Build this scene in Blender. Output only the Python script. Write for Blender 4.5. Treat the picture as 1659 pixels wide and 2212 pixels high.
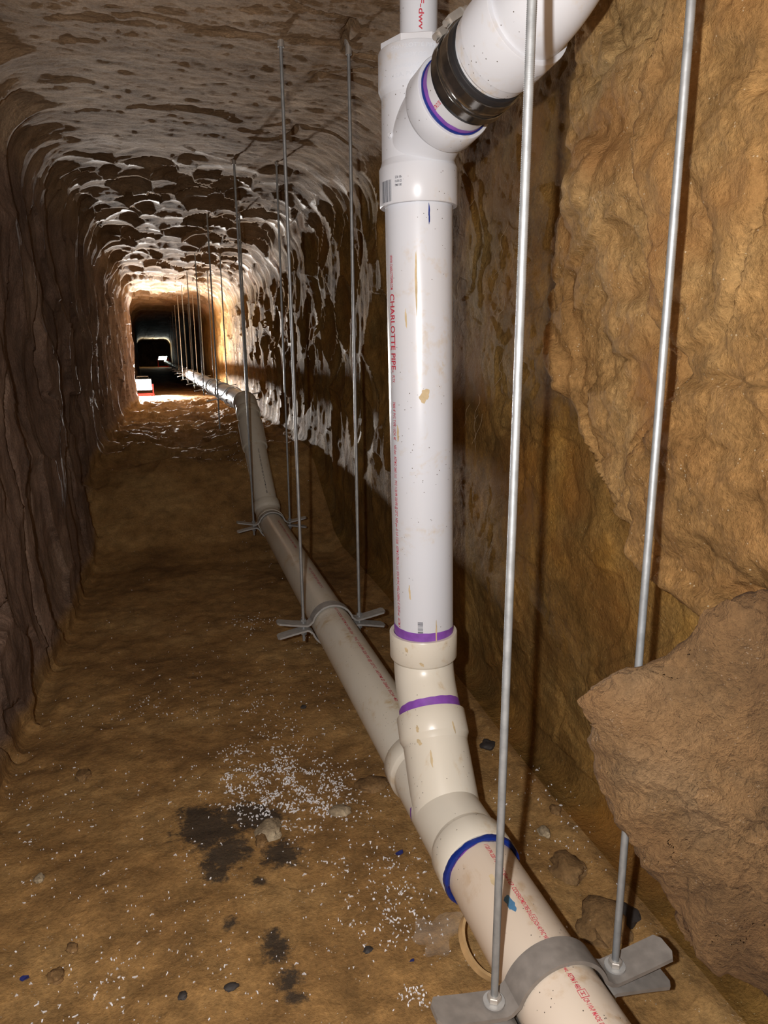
import bpy, bmesh, math, random
import numpy as np
from mathutils import Vector, Matrix

for o in list(bpy.data.objects): bpy.data.objects.remove(o)
SC = bpy.context.scene
COL = SC.collection
random.seed(7)
PI = math.pi
ZC = 0.97                      # camera height above the near tunnel floor (floor is z = 0)

# ------------------------------------------------------------------ camera
# world: X across the tunnel to the right, Y along the tunnel, Z up
F_PX = 1507.319
CR = np.array([[0.95764748, -0.07111585, 0.27902301],
               [-0.28784643, -0.2113146, 0.93407204],
               [-0.00746569, -0.97482751, -0.22283534]])   # columns: camera right, down, forward
cam = bpy.data.cameras.new('camera')
cam.sensor_fit = 'VERTICAL'; cam.sensor_height = 36.0
cam.lens = F_PX / 2212 * 36.0
cam.clip_start = 0.02; cam.clip_end = 100
camo = bpy.data.objects.new('camera', cam); COL.objects.link(camo)
camo.matrix_world = Matrix(((CR[0,0], -CR[0,1], -CR[0,2], 0), (CR[1,0], -CR[1,1], -CR[1,2], 0),
                            (CR[2,0], -CR[2,1], -CR[2,2], ZC), (0, 0, 0, 1)))
SC.camera = camo

def ray(u, v):
    return CR @ np.array([(u - 829.5) / F_PX, (v - 1106.0) / F_PX, 1.0])
def on_z(u, v, z):             # where the line of sight meets a level z
    d = ray(u, v); return d * ((z - ZC) / d[2]) + np.array([0, 0, ZC])
def on_x(u, v, x):
    d = ray(u, v); return d * (x / d[0]) + np.array([0, 0, ZC])

# ------------------------------------------------------------------ world, lights, exposure
w = bpy.data.worlds.new('underground'); SC.world = w; w.use_nodes = True
w.node_tree.nodes['Background'].inputs[0].default_value = (0.5, 0.5, 0.6, 1)
w.node_tree.nodes['Background'].inputs[1].default_value = 0.0
SC.view_settings.view_transform = 'Standard'
SC.view_settings.look = 'None'
SC.view_settings.gamma = 1.0
SC.view_settings.use_curve_mapping = False
SC.view_settings.exposure = 0.0

fl = bpy.data.lights.new('camera_flash', 'POINT')          # the phone's flash, left of and above the lens
fl.energy = 62; fl.shadow_soft_size = 0.007; fl.color = (1.0, 0.975, 0.955)
flo = bpy.data.objects.new('camera_flash', fl); COL.objects.link(flo)
flo.location = (-0.080, -0.02, ZC + 0.045)

LAMP1 = Vector((-0.355, 10.0, ZC - 0.40))
LAMP2 = Vector((-0.23, 28.0, ZC - 0.17))

# ------------------------------------------------------------------ noise
def _h(ix, iy, iz, seed):
    h = (ix.astype(np.uint32) * np.uint32(374761393) + iy.astype(np.uint32) * np.uint32(668265263)
         + iz.astype(np.uint32) * np.uint32(2246822519) + np.uint32((seed * 3266489917) & 0xffffffff))
    h = (h ^ (h >> np.uint32(13))) * np.uint32(1274126177)
    h = (h ^ (h >> np.uint32(16))) * np.uint32(2654435769)
    return ((h ^ (h >> np.uint32(15))) & np.uint32(0xffffff)).astype(np.float32) / np.float32(0xffffff)
def vnoise(x, y, z, seed=0):
    x = np.asarray(x, np.float32); y = np.asarray(y, np.float32); z = np.asarray(z, np.float32)
    x, y, z = np.broadcast_arrays(x, y, z)
    fx, fy, fz = np.floor(x), np.floor(y), np.floor(z)
    ix, iy, iz = fx.astype(np.int64) + 100000, fy.astype(np.int64) + 100000, fz.astype(np.int64) + 100000
    tx, ty, tz = x - fx, y - fy, z - fz
    tx = tx*tx*(3-2*tx); ty = ty*ty*(3-2*ty); tz = tz*tz*(3-2*tz)
    r = 0
    for a in (0, 1):
        wx = tx if a else 1 - tx
        for b in (0, 1):
            wy = ty if b else 1 - ty
            for c in (0, 1):
                wz = tz if c else 1 - tz
                r = r + wx*wy*wz*_h(ix + a, iy + b, iz + c, seed)
    return r * 2 - 1
def fbm(x, y, z, o=4, seed=0, g=0.5):
    s, a, n = 0, 1.0, 0
    for k in range(o):
        s = s + a*vnoise(x*2**k, y*2**k, z*2**k, seed + k*17); n += a; a *= g
    return s / n
def ridged(x, y, z, o=3, seed=0):
    s, a, n = 0, 1.0, 0
    for k in range(o):
        s = s + a*(1 - np.abs(vnoise(x*2**k, y*2**k, z*2**k, seed + k*13))*1.6); n += a; a *= 0.5
    return s / n
def bites(u, v, seed=0, off=False):       # 1 - F1^2 of jittered cells: overlapping scooped dents; also returns a per-dent random
    fu, fv = np.floor(u), np.floor(v)
    best = np.full(np.shape(u), 9.0, np.float32); rid = np.zeros(np.shape(u), np.float32); au = rid.copy(); av = rid.copy()
    zz = np.zeros(np.shape(u), np.int64)
    for a in (-1, 0, 1):
        for b in (-1, 0, 1):
            iu, iv = fu.astype(np.int64) + a + 100000, fv.astype(np.int64) + b + 100000
            ju = _h(iu, iv, zz + 1, seed)*0.8 + 0.1; jv = _h(iu, iv, zz + 2, seed)*0.8 + 0.1
            rr = _h(iu, iv, zz + 3, seed)
            d = ((fu + a + ju - u)**2 + (fv + b + jv - v)**2) - 0.45*rr
            m = d < best
            best = np.where(m, d, best); rid = np.where(m, rr, rid)
            if off: au = np.where(m, u - (fu + a + ju), au); av = np.where(m, v - (fv + b + jv), av)
    if off: return np.clip(0.75 - best, -0.3, 1.3), rid, np.clip(au, -.8, .8), np.clip(av, -.8, .8)
    return np.clip(0.75 - best, -0.3, 1.3), rid
def sstep(a, b, x):
    t = np.clip((x - a) / (b - a), 0, 1); return t*t*(3 - 2*t)

# ------------------------------------------------------------------ materials
def new_mat(name):
    m = bpy.data.materials.new(name); m.use_nodes = True
    nt = m.node_tree; b = nt.nodes['Principled BSDF']; return m, nt, b
def node(nt, t, **kw):
    n = nt.nodes.new(t)
    for k, v in kw.items():
        if k in ('operation', 'blend_type', 'data_type', 'feature', 'noise_dimensions', 'wave_type', 'bands_direction', 'distance'): setattr(n, k, v)
        else: n.inputs[k].default_value = v
    return n
def ramp(nt, src, stops):
    r = nt.nodes.new('ShaderNodeValToRGB'); nt.links.new(src, r.inputs[0])
    e = r.color_ramp.elements
    while len(e) < len(stops): e.new(0.5)
    for i, (p, c) in enumerate(stops):
        e[i].position = p; e[i].color = (c if len(c) == 4 else (*c, 1)) if hasattr(c, '__len__') else (c, c, c, 1)
    return r
def coords(nt, scale=(1, 1, 1)):
    tc = nt.nodes.new('ShaderNodeTexCoord'); mp = nt.nodes.new('ShaderNodeMapping')
    mp.inputs['Scale'].default_value = scale
    nt.links.new(tc.outputs['Object'], mp.inputs[0]); return mp.outputs[0]
def mixc(nt, fac, a, b, mode='MIX'):
    n = nt.nodes.new('ShaderNodeMix'); n.data_type = 'RGBA'; n.blend_type = mode
    for s, v in ((0, fac), (6, a), (7, b)):
        if isinstance(v, bpy.types.NodeSocket): nt.links.new(v, n.inputs[s])
        elif hasattr(v, '__len__'): n.inputs[s].default_value = (*v, 1) if len(v) == 3 else v
        else: n.inputs[s].default_value = v
    return n.outputs[2]

def soil(name, dark, mid, light, speck=(0.62, 0.55, 0.44), stretch=(1, 1, 1), rough=0.85, bump=0.006, speck_amt=0.5, spec=0.3, extra=None, alt=None, roof=None, foot=None, fresh_lit=None, vs=150.0, grit=0.5):
    m, nt, b = new_mat(name)
    c = coords(nt); cs = coords(nt, stretch)
    n1 = node(nt, 'ShaderNodeTexNoise', Scale=2.6, Detail=6.0, Roughness=0.6); nt.links.new(c, n1.inputs[0])
    n2 = node(nt, 'ShaderNodeTexNoise', Scale=17.0, Detail=8.0, Roughness=0.65); nt.links.new(cs, n2.inputs[0])
    n3 = node(nt, 'ShaderNodeTexNoise', Scale=140.0, Detail=4.0, Roughness=0.7); nt.links.new(c, n3.inputs[0])
    r1 = ramp(nt, n1.outputs[0], [(0.34, dark), (0.5, mid), (0.68, light)])
    base = r1.outputs[0]
    for an, cols in (('roof', roof), ('foot', foot)):      # the clay grades into the roof's and the floor's soil
        if cols:
            at = nt.nodes.new('ShaderNodeAttribute'); at.attribute_name = an
            rx = ramp(nt, n1.outputs[0], [(0.34, cols[0]), (0.5, cols[1]), (0.68, cols[2])])
            base = mixc(nt, at.outputs['Fac'], base, rx.outputs[0])
    r2 = ramp(nt, n2.outputs[0], [(0.3, 0.62), (0.7, 1.25)])
    r3 = ramp(nt, n3.outputs[0], [(0.3, 0.72), (0.7, 1.22)])
    col = mixc(nt, 1.0, base, r2.outputs[0], 'MULTIPLY')
    col = mixc(nt, 1.0, col, r3.outputs[0], 'MULTIPLY')
    if alt:
        n4 = node(nt, 'ShaderNodeTexNoise', Scale=4.3, Detail=3.0); nt.links.new(cs, n4.inputs[0])
        r4 = ramp(nt, n4.outputs[0], [(0.52, 0.0), (0.66, 0.75)])
        col = mixc(nt, r4.outputs[0], col, alt)
    fr = None
    if fresh_lit:                                              # freshly cut clay, smoother; the pale colour also paints lamplight on the scoops
        fr = nt.nodes.new('ShaderNodeAttribute'); fr.attribute_name = 'fresh_lit'
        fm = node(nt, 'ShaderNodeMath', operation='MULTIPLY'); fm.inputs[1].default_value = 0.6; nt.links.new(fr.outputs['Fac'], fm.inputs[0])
        col = mixc(nt, fm.outputs[0], col, fresh_lit)
    # pale mineral grains
    v = node(nt, 'ShaderNodeTexVoronoi', Scale=vs); nt.links.new(c, v.inputs[0])
    gm = node(nt, 'ShaderNodeTexNoise', Scale=38.0, Detail=2.0); nt.links.new(c, gm.inputs[0])
    lt = node(nt, 'ShaderNodeMath', operation='LESS_THAN'); lt.inputs[1].default_value = 0.17; nt.links.new(v.outputs['Distance'], lt.inputs[0])
    gt = node(nt, 'ShaderNodeMath', operation='GREATER_THAN'); gt.inputs[1].default_value = 0.6; nt.links.new(gm.outputs[0], gt.inputs[0])
    ml = node(nt, 'ShaderNodeMath', operation='MULTIPLY'); nt.links.new(lt.outputs[0], ml.inputs[0]); nt.links.new(gt.outputs[0], ml.inputs[1])
    ms = node(nt, 'ShaderNodeMath', operation='MULTIPLY'); ms.inputs[1].default_value = speck_amt; nt.links.new(ml.outputs[0], ms.inputs[0])
    col = mixc(nt, ms.outputs[0], col, speck)
    if extra: col = extra(nt, col)
    nt.links.new(col, b.inputs['Base Color'])
    b.inputs['Roughness'].default_value = rough
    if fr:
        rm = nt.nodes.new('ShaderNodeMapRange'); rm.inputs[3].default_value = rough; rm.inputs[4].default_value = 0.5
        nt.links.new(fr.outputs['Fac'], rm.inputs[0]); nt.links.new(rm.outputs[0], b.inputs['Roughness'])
    b.inputs['Specular IOR Level'].default_value = spec
    # relief: two noises and stretched creases
    n5 = node(nt, 'ShaderNodeTexNoise', Scale=55.0, Detail=9.0, Roughness=0.72); nt.links.new(cs, n5.inputs[0])
    ad = node(nt, 'ShaderNodeMath', operation='MULTIPLY_ADD'); ad.inputs[1].default_value = 1.5
    nt.links.new(n2.outputs[0], ad.inputs[0]); nt.links.new(n5.outputs[0], ad.inputs[2])
    a2 = node(nt, 'ShaderNodeMath', operation='MULTIPLY_ADD'); a2.inputs[1].default_value = grit
    nt.links.new(n3.outputs[0], a2.inputs[0]); nt.links.new(ad.outputs[0], a2.inputs[2])
    bp = nt.nodes.new('ShaderNodeBump'); bp.inputs['Strength'].default_value = 1.0; bp.inputs['Distance'].default_value = bump
    nt.links.new(a2.outputs[0], bp.inputs['Height']); nt.links.new(bp.outputs[0], b.inputs['Normal'])
    return m

FLOOR_STAINS = [  # soot-dark wet marks on the floor: (u, v, radius m)
    (455, 1800, .085), (430, 1775, .06), (540, 1762, .07), (575, 1775, .05), (480, 1860, .055), (505, 1840, .045), (598, 2062, .035),
    (585, 2035, .025), (625, 2125, .03), (640, 2165, .022), (560, 1910, .02), (470, 1890, .035), (500, 2005, .02), (612, 1850, .05)]
def stain(nt, col):
    tc = nt.nodes.new('ShaderNodeTexCoord')
    nz = node(nt, 'ShaderNodeTexNoise', Scale=38.0, Detail=8.0, Roughness=0.75); nt.links.new(tc.outputs['Object'], nz.inputs[0])
    acc = None
    for u, v, r in FLOOR_STAINS:
        p = on_z(u, v, 0)
        d = nt.nodes.new('ShaderNodeVectorMath'); d.operation = 'DISTANCE'; d.inputs[1].default_value = p
        nt.links.new(tc.outputs['Object'], d.inputs[0])
        q = node(nt, 'ShaderNodeMath', operation='DIVIDE'); q.inputs[1].default_value = r; nt.links.new(d.outputs['Value'], q.inputs[0])
        if acc is None: acc = q.outputs[0]
        else:
            mn = node(nt, 'ShaderNodeMath', operation='SMOOTH_MIN'); mn.inputs[2].default_value = 0.3
            nt.links.new(acc, mn.inputs[0]); nt.links.new(q.outputs[0], mn.inputs[1]); acc = mn.outputs[0]
    ad = node(nt, 'ShaderNodeMath', operation='MULTIPLY_ADD'); ad.inputs[1].default_value = 2.4
    nt.links.new(nz.outputs[0], ad.inputs[0]); nt.links.new(acc, ad.inputs[2])
    r = ramp(nt, ad.outputs[0], [(0.0, 1.0), (1.0, 1.0)])
    mr = nt.nodes.new('ShaderNodeMapRange'); mr.inputs[1].default_value = 1.75; mr.inputs[2].default_value = 2.15
    mr.inputs[3].default_value = 0.86; mr.inputs[4].default_value = 0.0
    nt.links.new(ad.outputs[0], mr.inputs[0])
    return mixc(nt, mr.outputs[0], col, (0.022, 0.021, 0.020))

M = {}
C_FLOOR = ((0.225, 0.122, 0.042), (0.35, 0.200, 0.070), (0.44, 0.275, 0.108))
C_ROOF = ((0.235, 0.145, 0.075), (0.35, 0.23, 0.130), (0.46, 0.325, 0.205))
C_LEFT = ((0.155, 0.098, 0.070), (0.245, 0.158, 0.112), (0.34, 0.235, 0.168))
M['floor'] = soil('damp_brown_soil', *C_FLOOR, rough=0.8, bump=0.004, speck_amt=0.6, extra=stain)
M['ceil'] = soil('grey_brown_roof_soil', *C_ROOF, speck=(.6, .52, .42), stretch=(0.6, 1.2, 1), rough=0.88, bump=0.007, speck_amt=0.35, fresh_lit=(0.50, 0.42, 0.33), spec=0.2)
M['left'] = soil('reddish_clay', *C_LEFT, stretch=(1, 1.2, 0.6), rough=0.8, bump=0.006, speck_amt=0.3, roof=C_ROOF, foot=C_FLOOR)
def clay_layers(nt, col):
    """the proud upper layer is bright ochre, the lower one olive-brown"""
    at = nt.nodes.new('ShaderNodeAttribute'); at.attribute_name = 'clay_layer'
    tc = nt.nodes.new('ShaderNodeTexCoord')
    n = node(nt, 'ShaderNodeTexNoise', Scale=5.0, Detail=5.0); nt.links.new(tc.outputs['Object'], n.inputs[0])
    r = ramp(nt, n.outputs[0], [(0.38, (0.54, 0.54, 0.45)), (0.6, (0.74, 0.69, 0.50)), (0.72, (0.98, 0.88, 0.52))])
    low = mixc(nt, 1.0, col, r.outputs[0], 'MULTIPLY')
    rf = nt.nodes.new('ShaderNodeAttribute'); rf.attribute_name = 'roof'
    mx = node(nt, 'ShaderNodeMath', operation='MAXIMUM'); nt.links.new(at.outputs['Fac'], mx.inputs[0]); nt.links.new(rf.outputs['Fac'], mx.inputs[1])
    return mixc(nt, mx.outputs[0], low, col)
M['right'] = soil('ochre_clay', (0.29, 0.155, 0.055), (0.42, 0.245, 0.092), (0.53, 0.345, 0.15), speck=(.8, .7, .5), rough=0.8, bump=0.0075, speck_amt=0.5, alt=(0.34, 0.165, 0.055), fresh_lit=(0.46, 0.36, 0.25), spec=0.08, extra=clay_layers, roof=C_ROOF, foot=C_FLOOR)
M['rock'] = soil('tan_earth_lump', (0.125, 0.064, 0.024), (0.215, 0.124, 0.052), (0.31, 0.205, 0.11), speck=(.5, .42, .32), rough=0.9, bump=0.011, speck_amt=0.3, vs=260.0, grit=0.8, alt=(0.20, 0.105, 0.04))
M['stone'] = soil('pale_stone', (0.26, 0.20, 0.12), (0.36, 0.29, 0.19), (0.46, 0.39, 0.27), rough=0.85, bump=0.003)
M['clod'] = soil('brown_clod', (0.16, 0.09, 0.035), (0.23, 0.135, 0.055), (0.30, 0.19, 0.09), rough=0.9, bump=0.003)

def pvc(name, base, dirt, amt):
    m, nt, b = new_mat(name)
    c = coords(nt)
    n1 = node(nt, 'ShaderNodeTexNoise', Scale=9.0, Detail=7.0, Roughness=0.68, Distortion=0.6); nt.links.new(c, n1.inputs[0])
    r1 = ramp(nt, n1.outputs[0], [(0.585 - 0.06*amt, 0.0), (0.68, 0.8*amt)])
    n2 = node(nt, 'ShaderNodeTexNoise', Scale=70.0, Detail=3.0, Roughness=0.6); nt.links.new(c, n2.inputs[0])
    r2 = ramp(nt, n2.outputs[0], [(0.42, 0.0), (0.62, 1.0)])
    k = node(nt, 'ShaderNodeMath', operation='MULTIPLY'); nt.links.new(r1.outputs[0], k.inputs[0]); nt.links.new(r2.outputs[0], k.inputs[1])
    n0 = node(nt, 'ShaderNodeTexNoise', Scale=3.5, Detail=3.0); nt.links.new(c, n0.inputs[0])
    r0 = ramp(nt, n0.outputs[0], [(0.4, 0.0), (0.75, 0.22*amt)])
    col = mixc(nt, r0.outputs[0], base, dirt)
    col = mixc(nt, k.outputs[0], col, dirt)
    v = node(nt, 'ShaderNodeTexVoronoi', Scale=115.0); nt.links.new(c, v.inputs[0])
    lt = node(nt, 'ShaderNodeMath', operation='LESS_THAN'); lt.inputs[1].default_value = 0.095; nt.links.new(v.outputs['Distance'], lt.inputs[0])
    g = node(nt, 'ShaderNodeTexNoise', Scale=14.0, Detail=2.0); nt.links.new(c, g.inputs[0])
    gt = node(nt, 'ShaderNodeMath', operation='GREATER_THAN'); gt.inputs[1].default_value = 0.52; nt.links.new(g.outputs[0], gt.inputs[0])
    k2 = node(nt, 'ShaderNodeMath', operation='MULTIPLY'); nt.links.new(lt.outputs[0], k2.inputs[0]); nt.links.new(gt.outputs[0], k2.inputs[1])
    col = mixc(nt, k2.outputs[0], col, (0.10, 0.085, 0.07))
    nt.links.new(col, b.inputs['Base Color'])
    b.inputs['Roughness'].default_value = 0.3
    b.inputs['Specular IOR Level'].default_value = 0.45
    return m
M['pvc'] = pvc('white_pvc', (0.60, 0.635, 0.695), (0.50, 0.34, 0.12), 0.6)
M['pvc_low'] = pvc('soiled_white_pvc', (0.66, 0.635, 0.555), (0.46, 0.31, 0.12), 1.0)
M['pvc_pink'] = pvc('dusty_white_pvc', (0.60, 0.52, 0.43), (0.38, 0.23, 0.09), 1.0)
def plain(name, col, rough=0.5, metal=0.0, bumpn=None, spec=0.5):
    m, nt, b = new_mat(name)
    c = coords(nt)
    n = node(nt, 'ShaderNodeTexNoise', Scale=60.0, Detail=4.0); nt.links.new(c, n.inputs[0])
    r = ramp(nt, n.outputs[0], [(0.3, tuple(x*0.82 for x in col)), (0.7, tuple(min(1, x*1.12) for x in col))])
    nt.links.new(r.outputs[0], b.inputs['Base Color'])
    b.inputs['Roughness'].default_value = rough; b.inputs['Metallic'].default_value = metal
    b.inputs['Specular IOR Level'].default_value = spec
    if bumpn:
        bp = nt.nodes.new('ShaderNodeBump'); bp.inputs['Distance'].default_value = bumpn
        nt.links.new(n.outputs[0], bp.inputs['Height']); nt.links.new(bp.outputs[0], b.inputs['Normal'])
    return m
M['purple'] = plain('purple_primer', (0.22, 0.075, 0.40), 0.4)
M['blue'] = plain('blue_cement', (0.006, 0.024, 0.19), 0.25, bumpn=0.002)
M['teal'] = plain('blue_smear', (0.06, 0.17, 0.30), 0.5)
M['red_ink'] = plain('red_ink', (0.50, 0.045, 0.075), 0.5)
M['black_ink'] = plain('black_ink', (0.06, 0.06, 0.075), 0.5)
M['zinc'] = plain('zinc_plated_steel', (0.36, 0.38, 0.39), 0.48, 0.6, 0.0006)
M['zinc_dull'] = plain('dusty_steel', (0.46, 0.43, 0.39), 0.5, 0.55, 0.001)
M['strap'] = plain('grey_coated_steel', (0.215, 0.195, 0.175), 0.5, 0.1, 0.0006)
M['galv'] = plain('galvanised_strap', (0.40, 0.40, 0.39), 0.5, 0.35, 0.0006)
M['rubber'] = plain('black_rubber', (0.018, 0.018, 0.02), 0.4)
M['stainless'] = plain('dark_stainless_band', (0.30, 0.295, 0.285), 0.14, 0.95, 0.0004)
M['shaving'] = plain('white_shavings', (0.82, 0.82, 0.84), 0.6)
M['tan_ring'] = plain('tan_plastic', (0.55, 0.36, 0.17), 0.45)
M['lamp_red'] = plain('red_plastic', (0.55, 0.03, 0.03), 0.4)
M['lamp_black'] = plain('black_plastic', (0.03, 0.03, 0.033), 0.5)
M['root'] = plain('pale_root', (0.30, 0.21, 0.12), 0.9)
M['bark_scrap'] = plain('dark_scrap', (0.035, 0.03, 0.028), 0.7)
M['foil_blue'] = plain('blue_scrap', (0.02, 0.03, 0.16), 0.5)
m, nt, b = new_mat('clear_film'); b.inputs['Base Color'].default_value = (0.75, 0.72, 0.66, 1); b.inputs['Roughness'].default_value = 0.12
b.inputs['Alpha'].default_value = 0.12; M['film'] = m
def emit(name, col, s):
    m, nt, b = new_mat(name); b.inputs['Emission Color'].default_value = (*col, 1); b.inputs['Emission Strength'].default_value = s
    b.inputs['Base Color'].default_value = (0.8, 0.8, 0.8, 1); return m
M['led'] = emit('led_panel', (0.93, 0.97, 1.0), 150)
M['led2'] = emit('led_panel_far', (0.80, 1.0, 0.95), 40)

# ------------------------------------------------------------------ mesh helpers
SUBP = {}
SUBNAMES = {'lettering', 'certification_mark', 'barcode', 'primer_band', 'cement_bead', 'cement_drip', 'blue_smear', 'blue_scuff', 'clay_smear', 'clay_streak', 'raised_lettering', 'primer_smear', 'moulding_pip', 'coupling_sleeve', 'screw_housing', 'screw', 'led_panel', 'cooling_fin', 'handle'}
class MB:
    def __init__(s): s.v = []; s.f = []
    def add(s, vs, fs):
        o = len(s.v); s.v += [tuple(map(float, p)) for p in vs]; s.f += [tuple(i + o for i in f) for f in fs]; return s
    def build(s, name, mat, parent=None, smooth=True, loc=None, auto=35):
        me = bpy.data.meshes.new(name); vs = s.v
        if parent is not None:
            pl = Vector(parent['_o']) if '_o' in parent else Vector((0, 0, 0))
        else: pl = Vector((0, 0, 0)) if loc is None else Vector(loc)
        me.from_pydata([(a - pl.x, b2 - pl.y, c - pl.z) for a, b2, c in vs], [], s.f)
        me.materials.append(mat if not isinstance(mat, str) else M[mat]); me.update()
        if smooth:
            me.polygons.foreach_set('use_smooth', [True]*len(me.polygons))
            me.set_sharp_from_angle(angle=math.radians(auto))
        o = bpy.data.objects.new(name, me); COL.objects.link(o)
        if parent is not None:
            if name in SUBNAMES: parent = SUBP.get(parent.name, parent)
            elif name in ('tube', 'body', 'band', 'housing'): SUBP[parent.name] = o
            o.parent = parent
        else: o.location = pl
        return o
def frame(d):
    d = Vector(d).normalized(); t = Vector((0, 0, 1)) if abs(d.z) < 0.95 else Vector((1, 0, 0))
    a = d.cross(t).normalized(); return d, a, d.cross(a).normalized()
def lathe(mb, o, d, prof, n=48, cap0=False, cap1=False):
    d, a, b2 = frame(d); o = Vector(o); vs = []; fs = []
    for s, r in prof:
        for k in range(n):
            t = 2*PI*k/n; vs.append(o + d*s + (a*math.cos(t) + b2*math.sin(t))*r)
    for i in range(len(prof) - 1):
        for k in range(n):
            k2 = (k + 1) % n; fs.append((i*n + k, i*n + k2, (i + 1)*n + k2, (i + 1)*n + k))
    if cap0: fs.append(tuple(range(n - 1, -1, -1)))
    if cap1: fs.append(tuple((len(prof) - 1)*n + k for k in range(n)))
    return mb.add(vs, fs)
def sweep(mb, pts, rad, n=48, cap0=False, cap1=False):
    pts = [Vector(p) for p in pts]; rad = rad if hasattr(rad, '__len__') else [rad]*len(pts)
    T = [(pts[min(i + 1, len(pts) - 1)] - pts[max(i - 1, 0)]).normalized() for i in range(len(pts))]
    _, a, b2 = frame(T[0]); vs = []; fs = []
    for i, p in enumerate(pts):
        if i:
            q = T[i - 1].rotation_difference(T[i]); a = q @ a; b2 = q @ b2
        for k in range(n):
            t = 2*PI*k/n; vs.append(p + (a*math.cos(t) + b2*math.sin(t))*rad[i])
    for i in range(len(pts) - 1):
        for k in range(n):
            k2 = (k + 1) % n; fs.append((i*n + k, i*n + k2, (i + 1)*n + k2, (i + 1)*n + k))
    if cap0: fs.append(tuple(range(n - 1, -1, -1)))
    if cap1: fs.append(tuple((len(pts) - 1)*n + k for k in range(n)))
    return mb.add(vs, fs)
def box(mb, c, sx, sy, sz, rot=None):
    vs = []
    for x in (-1, 1):
        for y in (-1, 1):
            for z in (-1, 1):
                p = Vector((x*sx/2, y*sy/2, z*sz/2)); vs.append(Vector(c) + (rot @ p if rot else p))
    return mb.add(vs, [(0, 1, 3, 2), (4, 6, 7, 5), (0, 4, 5, 1), (2, 3, 7, 6), (0, 2, 6, 4), (1, 5, 7, 3)])
def thing(name, label, cat, loc, group=None):
    o = bpy.data.objects.new(name, None); COL.objects.link(o); o.location = loc; o['_o'] = [float(x) for x in loc]
    o.empty_display_size = 0.05
    o['label'] = label; o['category'] = cat
    if group: o['group'] = group
    return o
def tag(o, label, cat, group=None, kind=None):
    o['label'] = label; o['category'] = cat
    if group: o['group'] = group
    if kind: o['kind'] = kind
    return o

def flat_text(s):
    cu = bpy.data.curves.new('t', 'FONT'); cu.body = s; cu.size = 1.0; cu.resolution_u = 3; cu.offset = 0.018
    ob = bpy.data.objects.new('t', cu); COL.objects.link(ob)
    dg = bpy.context.evaluated_depsgraph_get(); me = bpy.data.meshes.new_from_object(ob.evaluated_get(dg))
    vs = np.array([v.co[:] for v in me.vertices]); fs = [tuple(p.vertices) for p in me.polygons]
    bpy.data.objects.remove(ob); bpy.data.curves.remove(cu); bpy.data.meshes.remove(me)
    return vs, fs
def wrap_text(s, o, d, e1, r, a0, s0, s1, h, mat, parent, name='lettering', lift=0.0004):
    """print s along a cylinder (origin o, axis d) from s0 to s1, letters' tops turning towards d x e1's side"""
    vs, fs = flat_text(s); x0, x1 = vs[:, 0].min(), vs[:, 0].max()
    d = Vector(d).normalized(); e1 = Vector(e1); e1 = (e1 - d*e1.dot(d)).normalized(); e2 = e1.cross(d).normalized()
    out = []
    for x, y, _ in vs:
        t = s0 + (x - x0)/(x1 - x0)*(s1 - s0); a = a0 + (y/0.7*h)/r
        out.append(Vector(o) + d*t + (e1*math.cos(a) + e2*math.sin(a))*(r + lift))
    return MB().add(out, fs).build(name, mat, parent, smooth=False)
def wrap_quads(quads, o, d, e1, r, mat, parent, name, lift=0.0004):
    d = Vector(d).normalized(); e1 = Vector(e1); e1 = (e1 - d*e1.dot(d)).normalized(); e2 = e1.cross(d).normalized()
    mb = MB()
    for t0, t1, a0, a1 in quads:
        vs = []; n = max(1, int(abs(a1 - a0)*r/0.004))
        for k in range(n + 1):
            a = a0 + (a1 - a0)*k/n
            for t in (t0, t1): vs.append(Vector(o) + d*t + (e1*math.cos(a) + e2*math.sin(a))*(r + lift))
        mb.add(vs, [(2*k, 2*k + 1, 2*k + 3, 2*k + 2) for k in range(n)])
    return mb.build(name, mat, parent, smooth=False)
def wrap_blob(o, d, e1, r, t0, a0, rt, ra, mat, parent, name, seed=1, lift=0.0005, skew=0.0):
    d = Vector(d).normalized(); e1 = Vector(e1); e1 = (e1 - d*e1.dot(d)).normalized(); e2 = e1.cross(d).normalized()
    rnd = random.Random(seed); n = 22; ph = [rnd.uniform(0, 6.28) for _ in range(3)]
    P = lambda t, a: Vector(o) + d*t + (e1*math.cos(a) + e2*math.sin(a))*(r + lift)
    vs = [P(t0, a0)]
    for q in (0.5, 1.0):
        for k in range(n):
            th = 2*PI*k/n; f = q*(1 + 0.22*math.sin(2*th + ph[0]) + 0.13*math.sin(5*th + ph[1]) + 0.07*math.sin(9*th + ph[2]))
            vs.append(P(t0 + rt*f*math.cos(th) + skew*math.sin(th)*f, a0 + ra*f*math.sin(th)/r))
    fs = [(0, 1 + k, 1 + (k + 1) % n) for k in range(n)] + [(1 + k, 1 + n + k, 1 + n + (k + 1) % n, 1 + (k + 1) % n) for k in range(n)]
    return MB().add(vs, fs).build(name, mat, parent, smooth=False)
def band(o, d, r, s0, s1, mat, parent, name, seed=3, jag=0.004, lift=0.0005, n=96, a=(0, 2*PI)):
    """a brushed-on ring with uneven edges round a pipe"""
    rnd = random.Random(seed); ph = [rnd.uniform(0, 6.28) for _ in range(6)]
    d, e, g = frame(d); vs = []
    for k in range(n + 1):
        t = a[0] + (a[1] - a[0])*k/n
        j = jag*(0.7*math.sin(t + ph[0]) + 0.25*math.sin(3*t + ph[1]) + 0.08*math.sin(17*t + ph[2]))
        for s in (s0, s1 + j): vs.append(Vector(o) + d*s + (e*math.cos(t) + g*math.sin(t))*(r + lift))
    return MB().add(vs, [(2*k, 2*k + 1, 2*k + 3, 2*k + 2) for k in range(n)]).build(name, mat, parent)
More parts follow.
